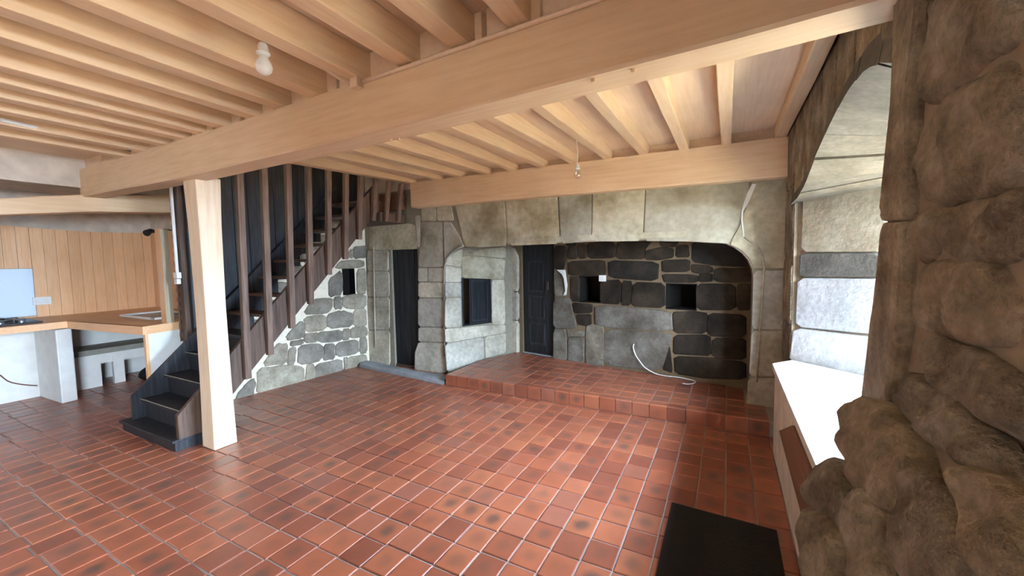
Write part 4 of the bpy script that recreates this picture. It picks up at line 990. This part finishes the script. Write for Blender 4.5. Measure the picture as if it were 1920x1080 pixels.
# ================================================================== BULBS AND CABLES
def bulb(name, top, zb, label, material, wire_mat, s=1.0):
    t = thing(name, (top[0], top[1], zb), label, 'bulb')
    x, y = top[0], top[1]; L_ = 0.115 * s
    MB().lathe((x, y, zb), [(0.002, 0), (.016 * s, .003), (.029 * s, .016 * s), (.0325 * s, .034 * s), (.028 * s, .052 * s), (.019 * s, .066 * s), (.0165 * s, .080 * s)], 18).build('globe', material, t, True)
    sk = MB().lathe((x, y, zb + .078 * s), [(.019 * s, 0), (.020 * s, .006), (.027 * s, .008), (.027 * s, .014), (.020 * s, .016), (.020 * s, .040 * s), (.014 * s, .052 * s), (.005, .056 * s)], 16).build('socket', M['white_plastic'], t, True)
    z0 = zb + .134 * s
    MB().tube(smooth([(x, y, z0), (x + .004, y, z0 + (top[2] - z0) * .4), (x - .003, y, z0 + (top[2] - z0) * .8), (x, y, top[2])]), .0028, 6).build('wire', wire_mat, t)
    return t
b1 = onz(491, 55, 2.60); zb1 = ony(490, 143, b1[1])[2]
t = bulb('pendant_bulb', b1, zb1, 'white frosted bulb on a short brown wire under the front ceiling', M['white_plastic'], M['cable_brown'], 1.05)
lo = smooth([(b1[0], b1[1], zb1 + .15), (b1[0] - .018, b1[1], zb1 + .185), (b1[0] - .012, b1[1], b1[2] - .01), (b1[0], b1[1], b1[2])])
MB().tube(lo, .0025, 6).build('wire_loop', M['cable_brown'], t)
b2 = onz(1082, 258, 2.60); zb2 = ony(1082, 334, b2[1])[2]
bulb('clear_bulb', b2, zb2, 'small clear glass bulb on a white wire by the rear beam', M['bulb_clear'], M['white_plastic'], 0.9)
# trunking on the ceiling
c0 = onz(500, 57, 2.585); c1 = onz(670, 146, 2.575)
o = bar('ceiling_trunking', c0, (c1[0], 1.58, 2.575 + sag(c1[0])), 0.024, 0.016, M['ceil'], bevel=.002); props(o, 'painted cable trunking along a joist to the frosted bulb', 'trunking')
def on_beam(px, py): p = ony(px, py, 1.59); return p
jbx = on_beam(674, 158)
o = MB().box((jbx[0] - .025, 1.545, jbx[2] - .03), (jbx[0] + .03, 1.60, jbx[2] + .03)).build('junction_box', M['ceil'], bevel=.004); props(o, 'small painted junction box on the front face of the main beam', 'junction box')
pts = []
for x in np.linspace(jbx[0] + .03, 0.40, 8): pts.append((x, yf(x) - .009, 2.572 + sag(x)))
o = MB().tube(pts, .011, 8).build('beam_trunking', M['ceil'], smooth=True); props(o, 'painted cable conduit along the top of the main beam', 'conduit')
h0, h1 = onz(0, 224, 2.585), onz(222, 273, 2.585)
o = bar('joist_tube', h0, h1, 0.03, 0.03, M['white'], bevel=.01); props(o, 'pale tube lying along the ceiling towards the left end of the main beam', 'tube')
o = MB().tube([h1, h1 + np.array((.0, .03, -.01)), h1 + np.array((.03, .07, -.03))], [.014, .02, .008], 8).build('cable_end', M['black']); props(o, 'black cable end sticking out of the pale ceiling tube', 'cable')
hk = onz(463, 42, 2.59)
o = MB().tube(smooth([hk + np.array((0, 0, .01)), hk, hk + np.array((.004, .0, -.03)), hk + np.array((.014, 0, -.036))]), .004, 6).build('ceiling_hook', M['iron']); props(o, 'small rusty iron hook in the ceiling joist beside the frosted bulb', 'hook')

# ================================================================== FRONT WALL AND SECOND WINDOW (outside the picture)
fwz = MB().box((XL - .4, -2.75, 0), (1.2, -2.6, 2.75))
props(fwz.build('wall_front', M['plaster']), kind='structure')
w2_ = thing('window_2', (1.05, (W2A + W2B) / 2, .82), kind='structure')
for (y0, y1, z0, z1) in ((W2A, W2A + .06, .82, 2.2), (W2B - .06, W2B, .82, 2.2), ((W2A + W2B) / 2 - .03, (W2A + W2B) / 2 + .03, .82, 2.2), (W2A, W2B, .82, .88), (W2A, W2B, 2.14, 2.2)):
    MB().box((1.05, y0, z0), (1.10, y1, z1)).build('frame', M['white'], w2_)
for y0, y1 in ((W2A + .06, (W2A + W2B) / 2 - .03), ((W2A + W2B) / 2 + .03, W2B - .06)): MB().box((1.07, y0, .88), (1.074, y1, 2.14)).build('pane', M['glass'], w2_)
